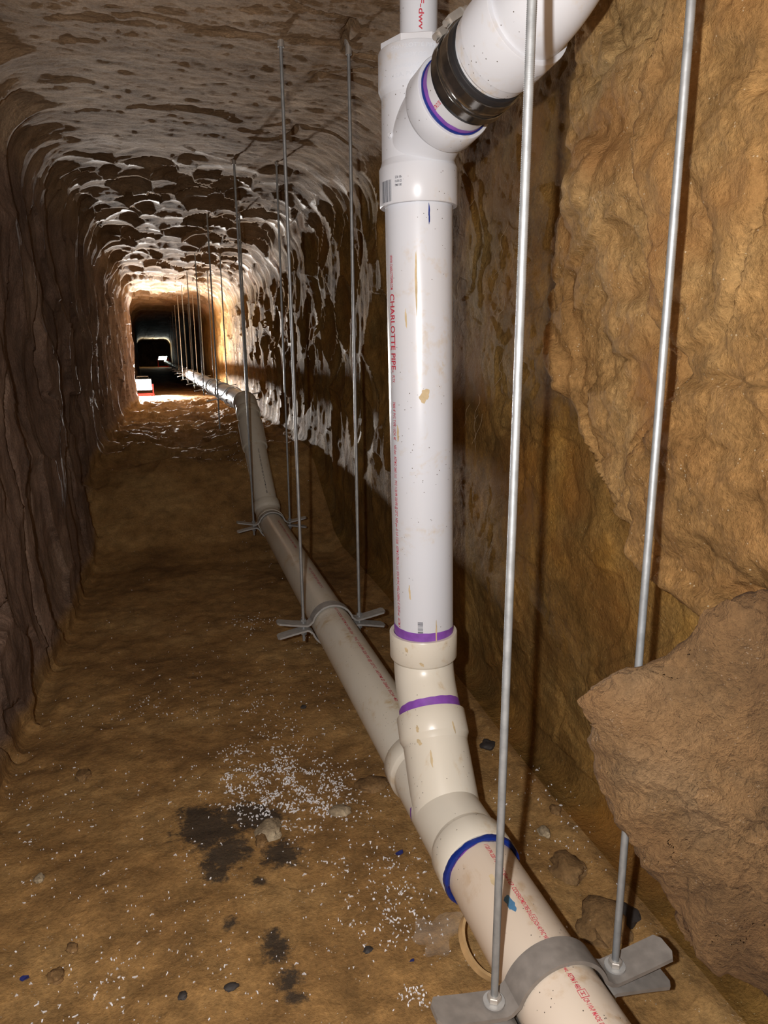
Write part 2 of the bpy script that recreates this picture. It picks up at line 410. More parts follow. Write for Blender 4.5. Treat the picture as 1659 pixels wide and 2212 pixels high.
def bead(o, d, r, s, th, mat, parent, name, seed=5, n=96):
    """a squeezed-out bead of cement, a lumpy little torus"""
    rnd = random.Random(seed); d, e, g = frame(d); vs = []; fs = []; m2 = 8
    for k in range(n):
        t = 2*PI*k/n; tt = th*(1 + 0.18*math.sin(3*t + seed) + 0.10*math.sin(11*t + seed) + 0.07*rnd.uniform(-1, 1))
        for q in range(m2):
            p = 2*PI*q/m2; vs.append(Vector(o) + d*(s + tt*math.sin(p)) + (e*math.cos(t) + g*math.sin(t))*(r + tt*math.cos(p)*0.7))
    for k in range(n):
        for q in range(m2):
            k2 = (k + 1) % n; q2 = (q + 1) % m2; fs.append((k*m2 + q, k2*m2 + q, k2*m2 + q2, k*m2 + q2))
    return MB().add(vs, fs).build(name, mat, parent)

# ------------------------------------------------------------------ the tunnel
K = np.array
def interp(xs, ys): return lambda y: np.interp(y, xs, ys)
XL = interp([-2, 0, 1.2, 2.4, 4, 7.6, 8.5, 9.0, 9.6, 10, 12, 16, 28, 33], [-.50, -.47, -.46, -.43, -.42, -.42, -.375, -.37, -.47, -.515, -.515, -.62, -1.12, -1.3])
XR = interp([-2, 0, 1.2, 1.8, 3, 5, 8, 10, 12, 16, 28, 33], [.74, .74, .755, .78, .79, .78, .69, .60, .52, .42, .06, 0])
ZT = interp([-2, 0, 2, 3.3, 4.6, 6, 9, 11, 12, 16, 28, 33], [.78, .77, .77, .80, .78, .735, .72, .70, .67, .66, .56, .5])
ZB = interp([-2, 0, 3.30, 3.5, 3.8, 4.08, 4.3, 5.5, 7.6, 8.6, 9.4, 12, 28, 33], [0, 0, 0, .05, .24, .40, .405, .405, .415, .44, .43, .42, .5, .5])
RT, RB = 0.24, 0.09
# perimeter samples, anticlockwise from the middle of the right wall's foot: right wall up, ceiling, left wall down, floor
def perimeter():
    L = []   # (weight of right, offset x, weight of top, offset z, inward nx, nz, side)
    def straight(n, a, b2, nx, nz, side):
        for k in range(n):
            t = k / n; L.append([a[i] + (b2[i] - a[i])*t for i in range(4)] + [nx, nz, side])
    def arc(n, wr, wt, r, a0, a1, sides):
        for k in range(n):
            t = k / n; a = a0 + (a1 - a0)*t; sx = -1 if wr else 1; sz = -1 if wt else 1
            L.append([wr, sx*r + r*math.cos(a), wt, sz*r + r*math.sin(a), -math.cos(a), -math.sin(a), sides[0] if t < 0.5 else sides[1]])
    straight(270, (1, 0, 0, RB), (1, 0, 1, -RT), -1, 0, 'R')
    arc(52, 1, 1, RT, 0, PI/2, 'RC')
    straight(120, (1, -RT, 1, 0), (0, RT, 1, 0), 0, -1, 'C')
    arc(52, 0, 1, RT, PI/2, PI, 'CL')
    straight(170, (0, 0, 1, -RT), (0, 0, 0, RB), 1, 0, 'L')
    arc(24, 0, 0, RB, PI, 1.5*PI, 'LF')
    straight(190, (0, RB, 0, 0), (1, -RB, 0, 0), 0, 1, 'F')
    arc(24, 1, 0, RB, 1.5*PI, 2*PI, 'FR')
    return L
PER = perimeter()
ys = list(np.arange(-1.6, 0.36, 0.04)); y = 0.36
while y < 2.0: ys.append(y); y += 0.0058
while y < 13.0: ys.append(y); y += 0.0037*y*(1 if y < 4.6 else 1.2)
while y < 32.0: ys.append(y); y += 0.018*y
ys.append(32.0); YS = np.array(ys, np.float32)
wr = K([p[0] for p in PER]); ox = K([p[1] for p in PER]); wt = K([p[2] for p in PER]); oz = K([p[3] for p in PER])
nx = K([p[4] for p in PER]); nz = K([p[5] for p in PER]); side = [p[6] for p in PER]
YY = YS[:, None]
X0 = XL(YY)*(1 - wr) + XR(YY)*wr + ox
Z0 = ZB(YY)*(1 - wt) + (ZT(YY) + ZC)*wt + oz
Yg = np.broadcast_to(YY, X0.shape).astype(np.float32)
NX = np.broadcast_to(nx, X0.shape); NZ = np.broadcast_to(nz, X0.shape)
wR = sstep(0.55, 0.95, -NX); wL = sstep(0.55, 0.95, NX); wC = sstep(0.5, 0.9, -NZ); wF = sstep(0.5, 0.9, NZ)
X0 = X0.astype(np.float32); Z0 = Z0.astype(np.float32)
# common irregularity
h = 0.022*fbm(X0*2.1, Yg*2.1, Z0*2.1, 3, 1) + 0.006*fbm(X0*9, Yg*9, Z0*9, 4, 2, 0.55)
h = h*(1 - 0.55*wF - 0.5*wC*sstep(4.0, 2.5, Yg))
# scooped spade marks: roof, right wall and left wall beyond the first stretch
wu = 0.35*fbm(X0*4, Yg*4, Z0*4, 2, 31); wv = 0.35*fbm(X0*4 + 9, Yg*4, Z0*4, 2, 33)
bc, rc, _, dvc = bites(X0/0.15 + wu, Yg/0.20 + wv, 5, True)
br, rr_, dur, _ = bites(Yg/0.19 + wu, Z0/0.24 + wv, 6, True)
selc = sstep(0.38, 0.58, rc); selr = sstep(0.40, 0.62, rr_)
bl, rl = bites(Yg/0.26 + wu*1.4, Z0/0.42 + wv*1.2 + Yg*0.6, 8)
grow = 0.85 + 0.15*np.clip(Yg/6, 0, 1)
mC = sstep(2.9, 4.1, Yg + 0.5*fbm(X0*2.5, Yg*2, Z0*0, 2, 41))*(1 - 0.75*sstep(10.0, 11.2, Yg))
mR = sstep(1.75, 2.7, Yg + 0.35*(Z0 - 1.0))*(0.35 + 0.65*sstep(0.35, 0.75, Z0))*(1 - 0.75*sstep(9.3, 10.3, Yg))
mL = sstep(0.3, 1.2, Yg)*(1 - 0.6*sstep(9.5, 10.5, Yg))
h = h - wC*mC*grow*(0.068*bc*(0.40 + 0.95*rc) - 0.012*dvc*(0.4 + 1.0*selc)) - wR*mR*grow*(0.050*br*(0.45 + 0.8*rr_) - 0.018*dur*(0.4 + 0.8*selr)) - sstep(0.15, 0.8, NX)*mL*0.055*bl*(0.5 + 0.8*rl)
# frayed, fibrous ridges along the scoops
h = h + wR*mR*0.010*ridged(Yg*16, Z0*5, X0*3, 3, 51) + wC*mC*0.006*fbm(X0*13, Yg*15, Z0*2, 3, 55)
# near roof: thin layers and cracks running across
lay = ridged(X0*2.0 + 0.9*wu, Yg*6 + 2.2*wv, Z0*0.4, 4, 61)
crk = np.clip(1 - np.abs(vnoise(X0*3.0 + wu, Yg*6.5 + 2*wv, Z0*0, 63))*10, 0, 1)*sstep(-0.05, 0.25, vnoise(X0*1.7, Yg*2.5, Z0*0, 64))
h = h + wC*(1 - 0.6*mC)*(0.004*lay + 0.004*sstep(0.0, 0.04, fbm(X0*2.6, Yg*7, Z0*0, 3, 66)) - 0.026*crk + 0.006*fbm(X0*16, Yg*30, Z0*0, 4, 65, 0.65))
# left wall: steep creases running down it
lc = ridged(Yg*6 + 1.2*wu, Z0*1.3 + wv, X0, 3, 71)
lk = np.clip(1 - np.abs(vnoise(Yg*5.5 + 1.8*wu, Z0*1.25 + 2*wv, X0*0, 73))*9, 0, 1)*sstep(-0.1, 0.2, vnoise(Yg*3, Z0*2, X0*0, 74))
h = h + sstep(0.15, 0.8, NX)*(0.010*lc - 0.038*lk + 0.008*fbm(Yg*14, Z0*9, X0*9, 4, 76, 0.6)) + wL*0.07*np.clip(0.55 - Z0, 0, 1)
# right wall near: recessed foot, proud shelf of clay with a ragged edge, ledges
poly = [(1320, -420), (1272, 120), (1232, 380), (1224, 560), (1210, 740), (1216, 792), (1246, 850), (1262, 905), (1290, 1000), (1337, 1100),
        (1388, 1150), (1402, 1215), (1470, 1260), (1560, 1335), (1659, 1385), (1900, 1400), (2300, 1400), (2300, -700)]
pg = np.array([on_x(u, v, 0.70)[1:] for u, v in poly])
def sdist(px, py, pg):
    d = np.full(px.shape, 1e9); ins = np.zeros(px.shape, bool); n = len(pg)
    for i in range(n):
        a, b2 = pg[i], pg[(i + 1) % n]; e = b2 - a
        wx, wy = px - a[0], py - a[1]; t = np.clip((wx*e[0] + wy*e[1])/(e@e), 0, 1)
        d = np.minimum(d, (wx - e[0]*t)**2 + (wy - e[1]*t)**2)
        c = ((a[1] > py) != (b2[1] > py)) & (px < (b2[0] - a[0])*(py - a[1])/((b2[1] - a[1]) or 1e-9) + a[0])
        ins ^= c
    return np.where(ins, 1, -1)*np.sqrt(d)
near = YS < 2.2; iN = int(near.sum())
sub = (slice(0, iN), slice(0, 330))
sd = sdist(Yg[sub] + 0.012*fbm(Yg[sub]*14, Z0[sub]*14, 0*Z0[sub], 3, 81), Z0[sub] + 0.014*fbm(Yg[sub]*14, Z0[sub]*14, 4 + 0*Z0[sub], 3, 82), pg)
blk = 0.060*sstep(-0.004, 0.014, sd) + 0.030*sstep(0.0, 0.25, sd)
lump = np.abs(fbm(Yg[sub]*7, Z0[sub]*5, X0[sub]*3, 4, 85, 0.55))
st2 = fbm(Yg[sub]*3.2 + 0.4*wu[sub], Z0[sub]*3.2 + 0.4*wv[sub], X0[sub]*0, 3, 87)
led = 0.022*sstep(0.02, 0.05, st2) + 0.016*sstep(-0.16, -0.13, st2)
k1, q1 = bites(Yg[sub]/0.085 + 1.5*wu[sub], Z0[sub]/0.065 + 1.5*wv[sub], 21); k2, q2 = bites(Yg[sub]/0.028 + 3*wu[sub], Z0[sub]/0.022 + 3*wv[sub], 22)
led = led + 0.016*np.clip(k1, 0, 1)*q1 + 0.0075*np.clip(k2, 0, 1)*(q2 - 0.2)
ck = np.clip(1 - np.abs(vnoise(Yg[sub]*6 + 2*wu[sub], Z0[sub]*7 + 2*wv[sub], X0[sub]*0, 24))*16, 0, 1)*sstep(0.0, 0.3, vnoise(Yg[sub]*4, Z0[sub]*4, X0[sub]*0, 25))
led = led - 0.016*ck
tex = 0.007*fbm(Yg[sub]*38, Z0[sub]*38, X0[sub]*38, 4, 88, 0.6)
h[sub] += wR[sub]*sstep(2.2, 1.6, Yg[sub])*(blk + (0.4 + 0.6*sstep(-0.02, 0.03, sd))*(led + 0.022*lump) + (0.25 + 0.75*sstep(-0.02, 0.02, sd))*tex)
LAY = np.zeros_like(h); LAY[sub] = sstep(-0.012, 0.012, sd)
h = h - wR*0.055*sstep(0.55, 0.0, Z0)*sstep(3.5, 1.5, Yg)
# floor: trodden, with a rough bank where it steps up
mb_ = sstep(3.85, 4.3, Yg)*sstep(9.6, 8.8, Yg)
h = h + wF*(0.016*fbm(X0*3.2, Yg*3.2, Z0*0, 4, 91) + 0.0045*fbm(X0*22, Yg*22, Z0*0, 4, 92, 0.6) + 0.009*np.clip(fbm(X0*11, Yg*11, Z0*0, 3, 93), 0.08, 1))
bf, rf = bites(X0/0.22 + wu, Yg/0.24 + wv, 12)
h = h + wF*mb_*(0.055*fbm(X0*3.0, Yg*2.4, Z0*0, 4, 95) - 0.055*bf*(0.4 + rf) + 0.022*ridged(X0*9, Yg*9, Z0*0, 3, 96) + 0.06*np.clip(X0 - 0.1, 0, 1)**1.5)
h = h + wF*sstep(3.4, 3.6, Yg)*sstep(4.2, 4.0, Yg)*0.03*fbm(X0*2.5, Yg*2.5, Z0*0, 3, 97)
PX = X0 + NX*h; PZ = Z0 + NZ*h
# foreshorten nothing along Y except small scatter so the grid does not show
PY = Yg + 0.0015*fbm(X0*30, Yg*30, Z0*30, 2, 99)
NT = len(PER)
def shell(name, mat, idx, layer=None):
    """idx: contiguous perimeter indices of one side"""
    n = len(idx); m2 = len(YS)
    v = np.stack([PX[:, idx], PY[:, idx], PZ[:, idx]], -1).reshape(-1, 3)
    i = np.arange(m2 - 1)[:, None]*n + np.arange(n - 1)[None, :]
    f = np.stack([i, i + n, i + n + 1, i + 1], -1).reshape(-1, 4)
    me = bpy.data.meshes.new(name); me.vertices.add(len(v)); me.vertices.foreach_set('co', v.astype(np.float32).ravel())
    me.loops.add(f.size); me.loops.foreach_set('vertex_index', f.ravel().astype(np.int32))
    me.polygons.add(len(f)); me.polygons.foreach_set('loop_start', np.arange(0, f.size, 4, dtype=np.int32))
    me.polygons.foreach_set('use_smooth', np.ones(len(f), bool))
    me.update(calc_edges=True); me.validate()
    me.materials.append(M[mat]); o = bpy.data.objects.new(name, me); COL.objects.link(o); o['kind'] = 'structure'
    for an, fld in (layer or {}).items():
        at = me.attributes.new(an, 'FLOAT', 'POINT'); at.data.foreach_set('value', fld[:, idx].astype(np.float32).ravel())
    return o
S = np.array(side)
FRESH_LIT = np.maximum(np.where(-NZ > 0.3, mC, 0), wR*mR*0.8)*sstep(0.10, 0.45, np.where(-NZ > 0.7, (0.15 - dvc)*(0.55 + 0.6*selc), (0.15 - dur)*(0.5 + 0.6*selr)))*sstep(2.3, 3.2, Yg)  # pale only on each scoop's lamp-facing side, a painted lit crescent
var = 0.18*fbm(X0*5, Yg*5, Z0*5, 3, 111)
ROOF = np.maximum(sstep(0.05, 0.62, -NZ + var), sstep(0.60, 0.70, -NZ)); FOOT = np.maximum(sstep(0.1, 0.62, NZ + var), sstep(0.60, 0.70, NZ))
iC = np.where(S == 'C')[0]; iL = np.where(S == 'L')[0]; iF = np.where(S == 'F')[0]
iR1 = np.where(S == 'R')[0]; hi = iR1[iR1 > NT*0.8]; lo = iR1[iR1 < NT*0.8]
shell('wall_right', 'right', list(hi) + list(lo) + [iC[0]], dict(clay_layer=LAY, roof=ROOF, foot=FOOT, fresh_lit=FRESH_LIT))
shell('ceiling', 'ceil', list(iC) + [iL[0]], dict(fresh_lit=FRESH_LIT))
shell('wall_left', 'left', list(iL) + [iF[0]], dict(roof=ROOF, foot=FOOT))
shell('floor', 'floor', list(iF) + [hi[0]])
for nm, k in (('wall_far', -1), ('wall_near', 0)):
    mb = MB(); mb.add([(PX[k, j], PY[k, j], PZ[k, j]) for j in range(0, NT, 12)], [tuple(range(len(range(0, NT, 12))))])
    o = mb.build(nm, 'left', smooth=False); o['kind'] = 'structure'
def floor_z(x, y):
    i = min(max(int(np.searchsorted(YS, y)), 0), len(YS) - 1); c = list(iF)
    xs = PX[i, c]; j = int(np.argmin(np.abs(xs - x))); return float(PZ[i, c[j]])
def ceil_z(x, y):
    i = min(max(int(np.searchsorted(YS, y)), 0), len(YS) - 1); c = list(iC)
    xs = PX[i, c]; j = int(np.argmin(np.abs(xs - x))); return float(PZ[i, c[j]])

# ------------------------------------------------------------------ the earth outcrop at lower right
def outcrop():
    bd = [(1530, 1352), (1490, 1385), (1442, 1420), (1395, 1428), (1338, 1445), (1308, 1470), (1288, 1490), (1276, 1530), (1284, 1560), (1270, 1600), (1290, 1630),
          (1284, 1665), (1305, 1700), (1330, 1775), (1362, 1800), (1392, 1870), (1430, 1905), (1465, 1945), (1500, 2010), (1515, 2045), (1560, 2085),
          (1600, 2110), (1660, 2150), (1760, 2210), (1900, 2230), (2000, 2100), (2050, 1800), (2000, 1500), (1880, 1330), (1740, 1270), (1640, 1270), (1580, 1300)]
    b2 = np.array(bd, float); c0 = np.array([1600., 1730.])
    seg = np.linalg.norm(np.diff(np.vstack([b2, b2[:1]]), axis=0), axis=1); cum = np.concatenate([[0], np.cumsum(seg)])
    nth = 420; q = np.linspace(0, cum[-1], nth, endpoint=False); bb = np.vstack([b2, b2[:1]])
    bu = np.interp(q, cum, bb[:, 0]); bv = np.interp(q, cum, bb[:, 1])
    ss = [math.sin(t) for t in np.linspace(0.02, PI/2, 120)]
    ss2 = [math.sin(t) for t in np.linspace(PI/2, 0.05, 26)][1:]; rows = [(s, -1) for s in ss] + [(s, 1) for s in ss2]
    V = []
    for s, sg in rows:
        u = c0[0] + (bu - c0[0])*s; v = c0[1] + (bv - c0[1])*s
        d = np.stack([ray(a, e) for a, e in zip(u, v)]); d /= np.linalg.norm(d, axis=1)[:, None]
        base = 0.815 + 0.10*(v - 1600)/500 + 0.03*(u - 1300)/400
        dist = base + sg*(0.065 if sg < 0 else 0.055)*math.sqrt(max(0, 1 - s*s))
        V.append(d*dist[:, None])
    V = np.array(V); n = nth; m2 = len(rows)
    P = V.reshape(-1, 3).astype(np.float32)
    cen = P.mean(0); nr = P - cen; nr /= np.linalg.norm(nr, axis=1)[:, None]
    x, y2, z = P.T
    f1 = fbm(x*11, y2*11, z*11, 4, 201, 0.55); f2 = fbm(x*45, y2*45, z*45, 4, 202, 0.6); f3 = np.clip(fbm(x*26, y2*26, z*26, 2, 203) - 0.1, 0, 1)
    terr = sstep(0.0, 0.05, fbm(x*7, y2*7, z*9, 2, 204))
    edge = np.repeat([1 - 0.55*(s > 0.93) for s, _ in rows], nth)
    rg = ridged(x*9 + 2, y2*9, z*13, 3, 206)
    f4 = fbm(x*95, y2*95, z*95, 3, 207, 0.6); kb, kq = bites(x/0.045 + 2*f1 + y2/0.06, z/0.04 + y2/0.05 + f2, 208)
    P = P + nr*((0.030*f1 + 0.013*f2 + 0.005*f4 + 0.020*f3 + 0.020*terr + 0.026*(rg - 0.6) + 0.014*np.clip(kb, 0, 1)*kq)*edge)[:, None] + np.array([0, 0, ZC], np.float32)
    fs = []
    for i in range(m2 - 1):
        for k in range(n):
            k2 = (k + 1) % n; fs.append((i*n + k, i*n + k2, (i + 1)*n + k2, (i + 1)*n + k))
    fs.append(tuple(range(n - 1, -1, -1))); fs.append(tuple((m2 - 1)*n + k for k in range(n)))
    o = MB().add(P, fs).build('earth_outcrop', 'rock', auto=80)
    tag(o, 'big rough lump of tan earth jutting from the ochre wall in front of a rod', 'rock')
outcrop()

# ------------------------------------------------------------------ pipes and fittings
PR, HR, BR = 0.05715, 0.0655, 0.0605          # pipe, hub and fitting-body radii
AX, AZ = 0.415, ZC - 0.80                     # axis of the level near run
def pipe_run(name, label, o, d, L, mat='pvc', group=None, r=PR, n=56):
    t = thing(name, label, 'pipe', o, group)
    lathe(MB(), o, d, [(0, r - .005), (0, r), (L, r), (L, r - .005)], n).build('tube', mat, t)
    return t
def hub(o, d, L, mat, parent, inner=PR, outer=HR, body=BR, name='hub'):
    """socket whose open face lies at o + d*L; tapers to the body at o"""
    return lathe(MB(), o, d, [(-.004, body), (.002, body + .002), (.006, outer - .001), (.008, outer), (L - .0015, outer), (L, outer - .001), (L, inner + .0005), (L - .012, inner)], 64).build(name, mat, parent)

UP = Vector((0, 0, 1)); FW = Vector((0, 1, 0)); BK = Vector((0, -1, 0))
# near run under the camera: from behind the lens to the wye
YF = 0.868                                     # open face of the wye's near hub
near_pipe = pipe_run('drain_pipe', 'dusty white plastic drain pipe with red lettering held by the nearest clamp', (AX, YF + .03, AZ), BK, 1.45, 'pvc_pink')
O_, D_ = (AX, 1.0, AZ), BK
band(O_, BK, PR, 1.0 - YF, 1.0 - YF + .0085, 'purple', near_pipe, 'primer_band', 21, .004, lift=.0003)
bead((AX, YF, AZ), BK, PR + .0035, .0045, .0062, 'blue', near_pipe, 'cement_bead', 2)
def along(u, v): return 1.0 - float(on_z(880 + u/2.765, 1700 + v/2.765, AZ + PR)[1])
for tx, p0_, p1_ in (('1120 PR 220 PSI @ 23', (415, 355), (505, 510)), ('°C NSF-pw -G', (510, 515), (552, 572)), ('U.P. CODE', (556, 578), (610, 662)), ('ASTM', (606, 662), (632, 703)), ('D1785-21a', (630, 706), (688, 776)),
                     ('SCH 40 PVC WELL', (706, 815), (790, 945)), ('CASING IC-GNSF-wc', (792, 950), (900, 1118)), ('ASTM F 480', (905, 1128), (978, 1222)), ('CP-110-P MADE', (1004, 1280), (1105, 1416)), ('IN U.S.A.', (1112, 1426), (1180, 1520))):
    wrap_text(tx, O_, BK, UP, PR, -.05, along(*p0_), along(*p1_), .0062, 'red_ink', near_pipe)
def cert_mark(o, d, e1, r, t, a, parent, s=.0085):
    k = s / r
    q = [(t, t + s, a, a + .06*k*1), (t, t + s, a + k*.94, a + k), (t, t + s*.09, a, a + k), (t + s*.91, t + s, a, a + k),
         (t + s*.25, t + s*.75, a + k*.25, a + k*.33), (t + s*.25, t + s*.75, a + k*.62, a + k*.7), (t + s*.45, t + s*.55, a + k*.25, a + k*.7)]
    wrap_quads(q, o, d, e1, r, 'red_ink', parent, 'certification_mark')
cert_mark(O_, BK, UP, PR, along(690, 778), -.07, near_pipe, .009); cert_mark(O_, BK, UP, PR, along(980, 1226), -.07, near_pipe, .011)
wrap_blob(O_, BK, UP, PR, .262, -.29, .012, .0065, 'teal', near_pipe, 'blue_smear', 4)
for k, (t, a, rt, ra) in enumerate(((.355, .12, .006, .009), (.362, .20, .0022, .013), (.349, .26, .010, .0016), (.372, .02, .0035, .004))):
    wrap_blob(O_, BK, UP, PR, t, a, rt, ra, 'teal', near_pipe, 'blue_scuff', 30 + k, skew=.006)

# wye on the level run
YW, YU = 1.012, 1.185
wye = thing('wye_fitting', 'off-white plastic wye joining the upright pipe to the level run', 'pipe fitting', (AX, YW, AZ - BR))
lathe(MB(), (AX, 0, AZ), FW, [(YF + .04, BR), (YU - .04, BR)], 64).build('body', 'pvc_low', wye)
hub((AX, YF + .056, AZ), BK, .056, 'pvc_low', wye)
hub((AX, YU - .05, AZ), FW, .05, 'pvc_low', wye)
BD = Vector((0.115, 1, 1)).normalized(); WC = Vector((AX, YW, AZ))
BL = 0.178                                     # centre to the branch hub's face
lathe(MB(), WC, BD, [(0, BR), (BL - .05, BR)], 64).build('branch', 'pvc_low', wye)
hub(WC + BD*(BL - .052), BD, .052, 'pvc_low', wye)
bead((AX, YU, AZ), FW, PR, .001, .0016, 'blue', wye, 'cement_bead', 8)
wrap_blob((AX, 0, AZ), FW, (-1, 0, .1), BR, 1.035, .15, .004, .012, 'purple', wye, 'primer_smear', 6)

# upright pipe, elbow
RB_ = Vector((0.4375, 1.2, ZC - .527)); RTp = Vector((0.4215, 1.194, ZC + .262)); RD = (RTp - RB_).normalized()
ELC = WC + BD*((1.2 - YW)*1.4142)              # where the branch meets the upright's axis
elbow = thing('pipe_elbow', 'white plastic elbow with two purple rings at the foot of the upright pipe', 'pipe fitting', tuple(WC + BD*(BL - .02)))
up0 = Vector((RB_.x, 1.2, RB_.z - .062))
path = [WC + BD*(BL - .02)]
p0 = ELC - BD*0.045; p2 = Vector((ELC.x + (up0.x - ELC.x)*.8, 1.2, ELC.z + .045))
for k in range(15):
    t = k/14; path.append(p0*(1 - t)**2 + Vector((ELC.x, 1.2, ELC.z))*2*t*(1 - t) + p2*t*t)
path.append(up0 + RD*.006)
sweep(MB(), path, PR + .0012, 64).build('body', 'pvc_low', elbow)
hub(up0 + RD*.004, RD, .058, 'pvc_low', elbow, body=PR + .001)
band(WC, BD, PR + .0012, BL - .004, BL + .014, 'purple', elbow, 'primer_band', 11, .006)
wrap_text('PIPE FOUNDRY', up0, -RD, (-.3, -.9, .2), HR, .10, -.018, -.012, .0035, 'pvc_low', elbow, 'raised_lettering', .0008)

riser = pipe_run('upright_pipe', 'tall white plastic upright pipe with red lettering between elbow and tee', tuple(RB_ - RD*.035), RD, (RTp - RB_).length + .06, 'pvc')
DN = -RD; VIEW = Vector((-.36, -1, .05)); OT = RTp
RL = (RTp - RB_).length
band(RB_, RD, PR, -.004, .017, 'purple', riser, 'primer_band', 14, .004)
band(RTp, -RD, PR, -.004, .010, 'purple', riser, 'primer_band', 17, .004)
bead(RTp, -RD, PR + .001, .020, .0022, 'blue', riser, 'cement_bead', 4)
wrap_blob(OT, DN, VIEW, PR, .043, .30, .013, .0016, 'blue', riser, 'cement_drip', 3)
def zrow(v):                                  # distance down the upright for an image row
    lo_, hi_ = 0.0, 0.9
    for _ in range(40):
        m2 = (lo_ + hi_)/2; p = OT + DN*m2; c = CR.T @ np.array([p.x, p.y, p.z - ZC]); vv = 1106 + F_PX*c[1]/c[2]
        if vv < v: lo_ = m2
        else: hi_ = m2
    return m2
A_T = -1.02
for s, v0, v1, hh, aa in (('WWW.CHARLOTTEPIPE.COM', 554, 627, .0075, -1.03), ('CHARLOTTE PIPE', 636, 796, .0125, -1.06), ('®', 797, 802, .004, -1.03), ('PLTX', 808, 823, .0075, -1.03),
                      ('7400 4" PVC TYPE I SCH. 40', 864, 944, .0072, -1.03), ('NSF-dwv', 955, 975, .0072, -1.02), ('ASTM D 2665', 979, 1013, .0072, -1.02),
                      ('PVC 1120 PR 220 PSI @ 23°C', 1030, 1105, .0072, -1.02), ('NSF-pw -G', 1109, 1136, .0072, -1.02), ('U.P. CODE', 1139, 1164, .0072, -1.02), ('ASTM D1785-21a', 1168, 1208, .0072, -1.01),
                      ('SCH 40 PVC WELL CASING', 1222, 1285, .0072, -1.01), ('IC-GNSF-wc', 1288, 1316, .0072, -1.0), ('ASTM F 480', 1320, 1350, .0072, -1.0), ('CP-', 1362, 1370, .0072, -1.0)):
    wrap_text(s, OT, DN, VIEW, PR, aa, zrow(v0), zrow(v1), hh, 'red_ink', riser)
for v in (1016, 1211, 1352): cert_mark(OT, DN, VIEW, PR, zrow(v), -1.04, riser, .0075)
def barcode(o, d, e1, r, t0, t1, a0, a1, parent, along=True, seed=1, mat='black_ink'):
    rnd = random.Random(seed); q = []; t = t0
    while t < t1:
        wd = rnd.choice((.0004, .0008, .0012)); q.append((t, min(t1, t + wd), a0, a1)); t += wd + rnd.choice((.0005, .0008, .0012))
    if not along:
        k = (a1 - a0)/(t1 - t0); q = [(t0, t0 + (a1 - a0)*r, a0 + (x0 - t0)/r, a0 + (x1 - t0)/r) for x0, x1, _, _ in q]
    return wrap_quads(q, o, d, e1, r, mat, parent, 'barcode')
barcode(OT, DN, VIEW, PR, zrow(1320), zrow(1351), -.19, -.02, riser, seed=5)
wrap_text('1 7400 4', OT, DN, VIEW, PR, -.19, zrow(1357), zrow(1377), .0026, 'black_ink', riser)
wrap_text('7 2962', OT, DN, VIEW, PR, -.08, zrow(1357), zrow(1372), .0026, 'black_ink', riser)
M['tan_smear'] = plain('clay_smear', (0.54, 0.43, 0.26), 0.8)
wrap_blob(OT, DN, VIEW, PR, zrow(850), .11, .011, .0085, 'tan_smear', riser, 'clay_smear', 9)
wrap_blob(OT, DN, VIEW, PR, zrow(605), -.10, .044, .0016, 'tan_smear', riser, 'clay_streak', 10, skew=.004)
wrap_blob(OT, DN, VIEW, PR, zrow(640), -.085, .03, .0012, 'tan_smear', riser, 'clay_streak', 12)

# tee at the top of the upright
TZ = ZC + .347; tc = Vector((0.4210, 1.194, TZ))
BE = math.radians(15); BA = math.radians(169)
TB = Vector((math.cos(BE)*math.sin(BA), math.cos(BE)*math.cos(BA), math.sin(BE))).normalized()
tee = thing('sanitary_tee', 'white plastic tee with swept branch on top of the upright pipe', 'pipe fitting', (0.4215, 1.194, ZC + .24))
hb0 = RTp + RD*.042
hub(hb0, -RD, .066, 'pvc', tee)
TT = ZC + .468
lathe(MB(), (hb0.x, hb0.y, 0), UP, [(hb0.z - .004, BR), (TT - .04, BR)], 64).build('body', 'pvc', tee)
hub(Vector((hb0.x, hb0.y, TT - .062)), UP, .062, 'pvc', tee)
TL = 0.114
sw = [Vector((hb0.x, hb0.y, hb0.z - .002))]
c0 = Vector((hb0.x, hb0.y, hb0.z - .002)); c1 = Vector((hb0.x, hb0.y, TZ - .012)); c2 = tc + TB*(TL - .045)
for k in range(1, 17):
    t = k/16; sw.append(c0*(1 - t)**2 + c1*2*t*(1 - t) + c2*t*t)
sweep(MB(), sw, [BR*.96]*len(sw), 64).build('branch', 'pvc', tee)
hub(tc + TB*(TL - .046), TB, .046, 'pvc', tee, body=BR*.96)
bead(tc + TB*TL, TB, PR + .0012, .0005, .0028, 'blue', tee, 'cement_bead', 12)
for p, e in (((-.52, -.85, 0), .090), ((-.92, -.39, 0), .036), ((-.86, -.5, 0), .150)):
    d = Vector(p).normalized(); c = Vector((hb0.x, hb0.y, hb0.z + e)) + d*BR
    lathe(MB(), c - d*.004, d, [(0, .0048), (.006, .0045), (.0068, .0035)], 16, cap1=True).build('moulding_pip', 'pvc', tee)
for s, z, hh, s1 in (('CHARLOTTE PIPE', .456, .0058, .075), ('FOUNDRY CO.', .443, .0058, .062), ('MONROE N.C.', .430, .0050, .052), ('U.S.A. PVC', .418, .0050, .044)):
    # raised maker's lettering round the upper hub, reading horizontally
    vs, fs = flat_text(s); x0, x1 = vs[:, 0].min(), vs[:, 0].max(); out = []
    for x, y_, _ in vs:
        a = math.radians(-150) + (x - x0)/(x1 - x0)*s1/HR
        out.append(Vector((hb0.x + (HR + .0007)*math.cos(a), hb0.y + (HR + .0007)*math.sin(a), ZC + z + y_*hh/.7)))
    MB().add(out, fs).build('raised_lettering', 'pvc', tee, smooth=False)
q = []
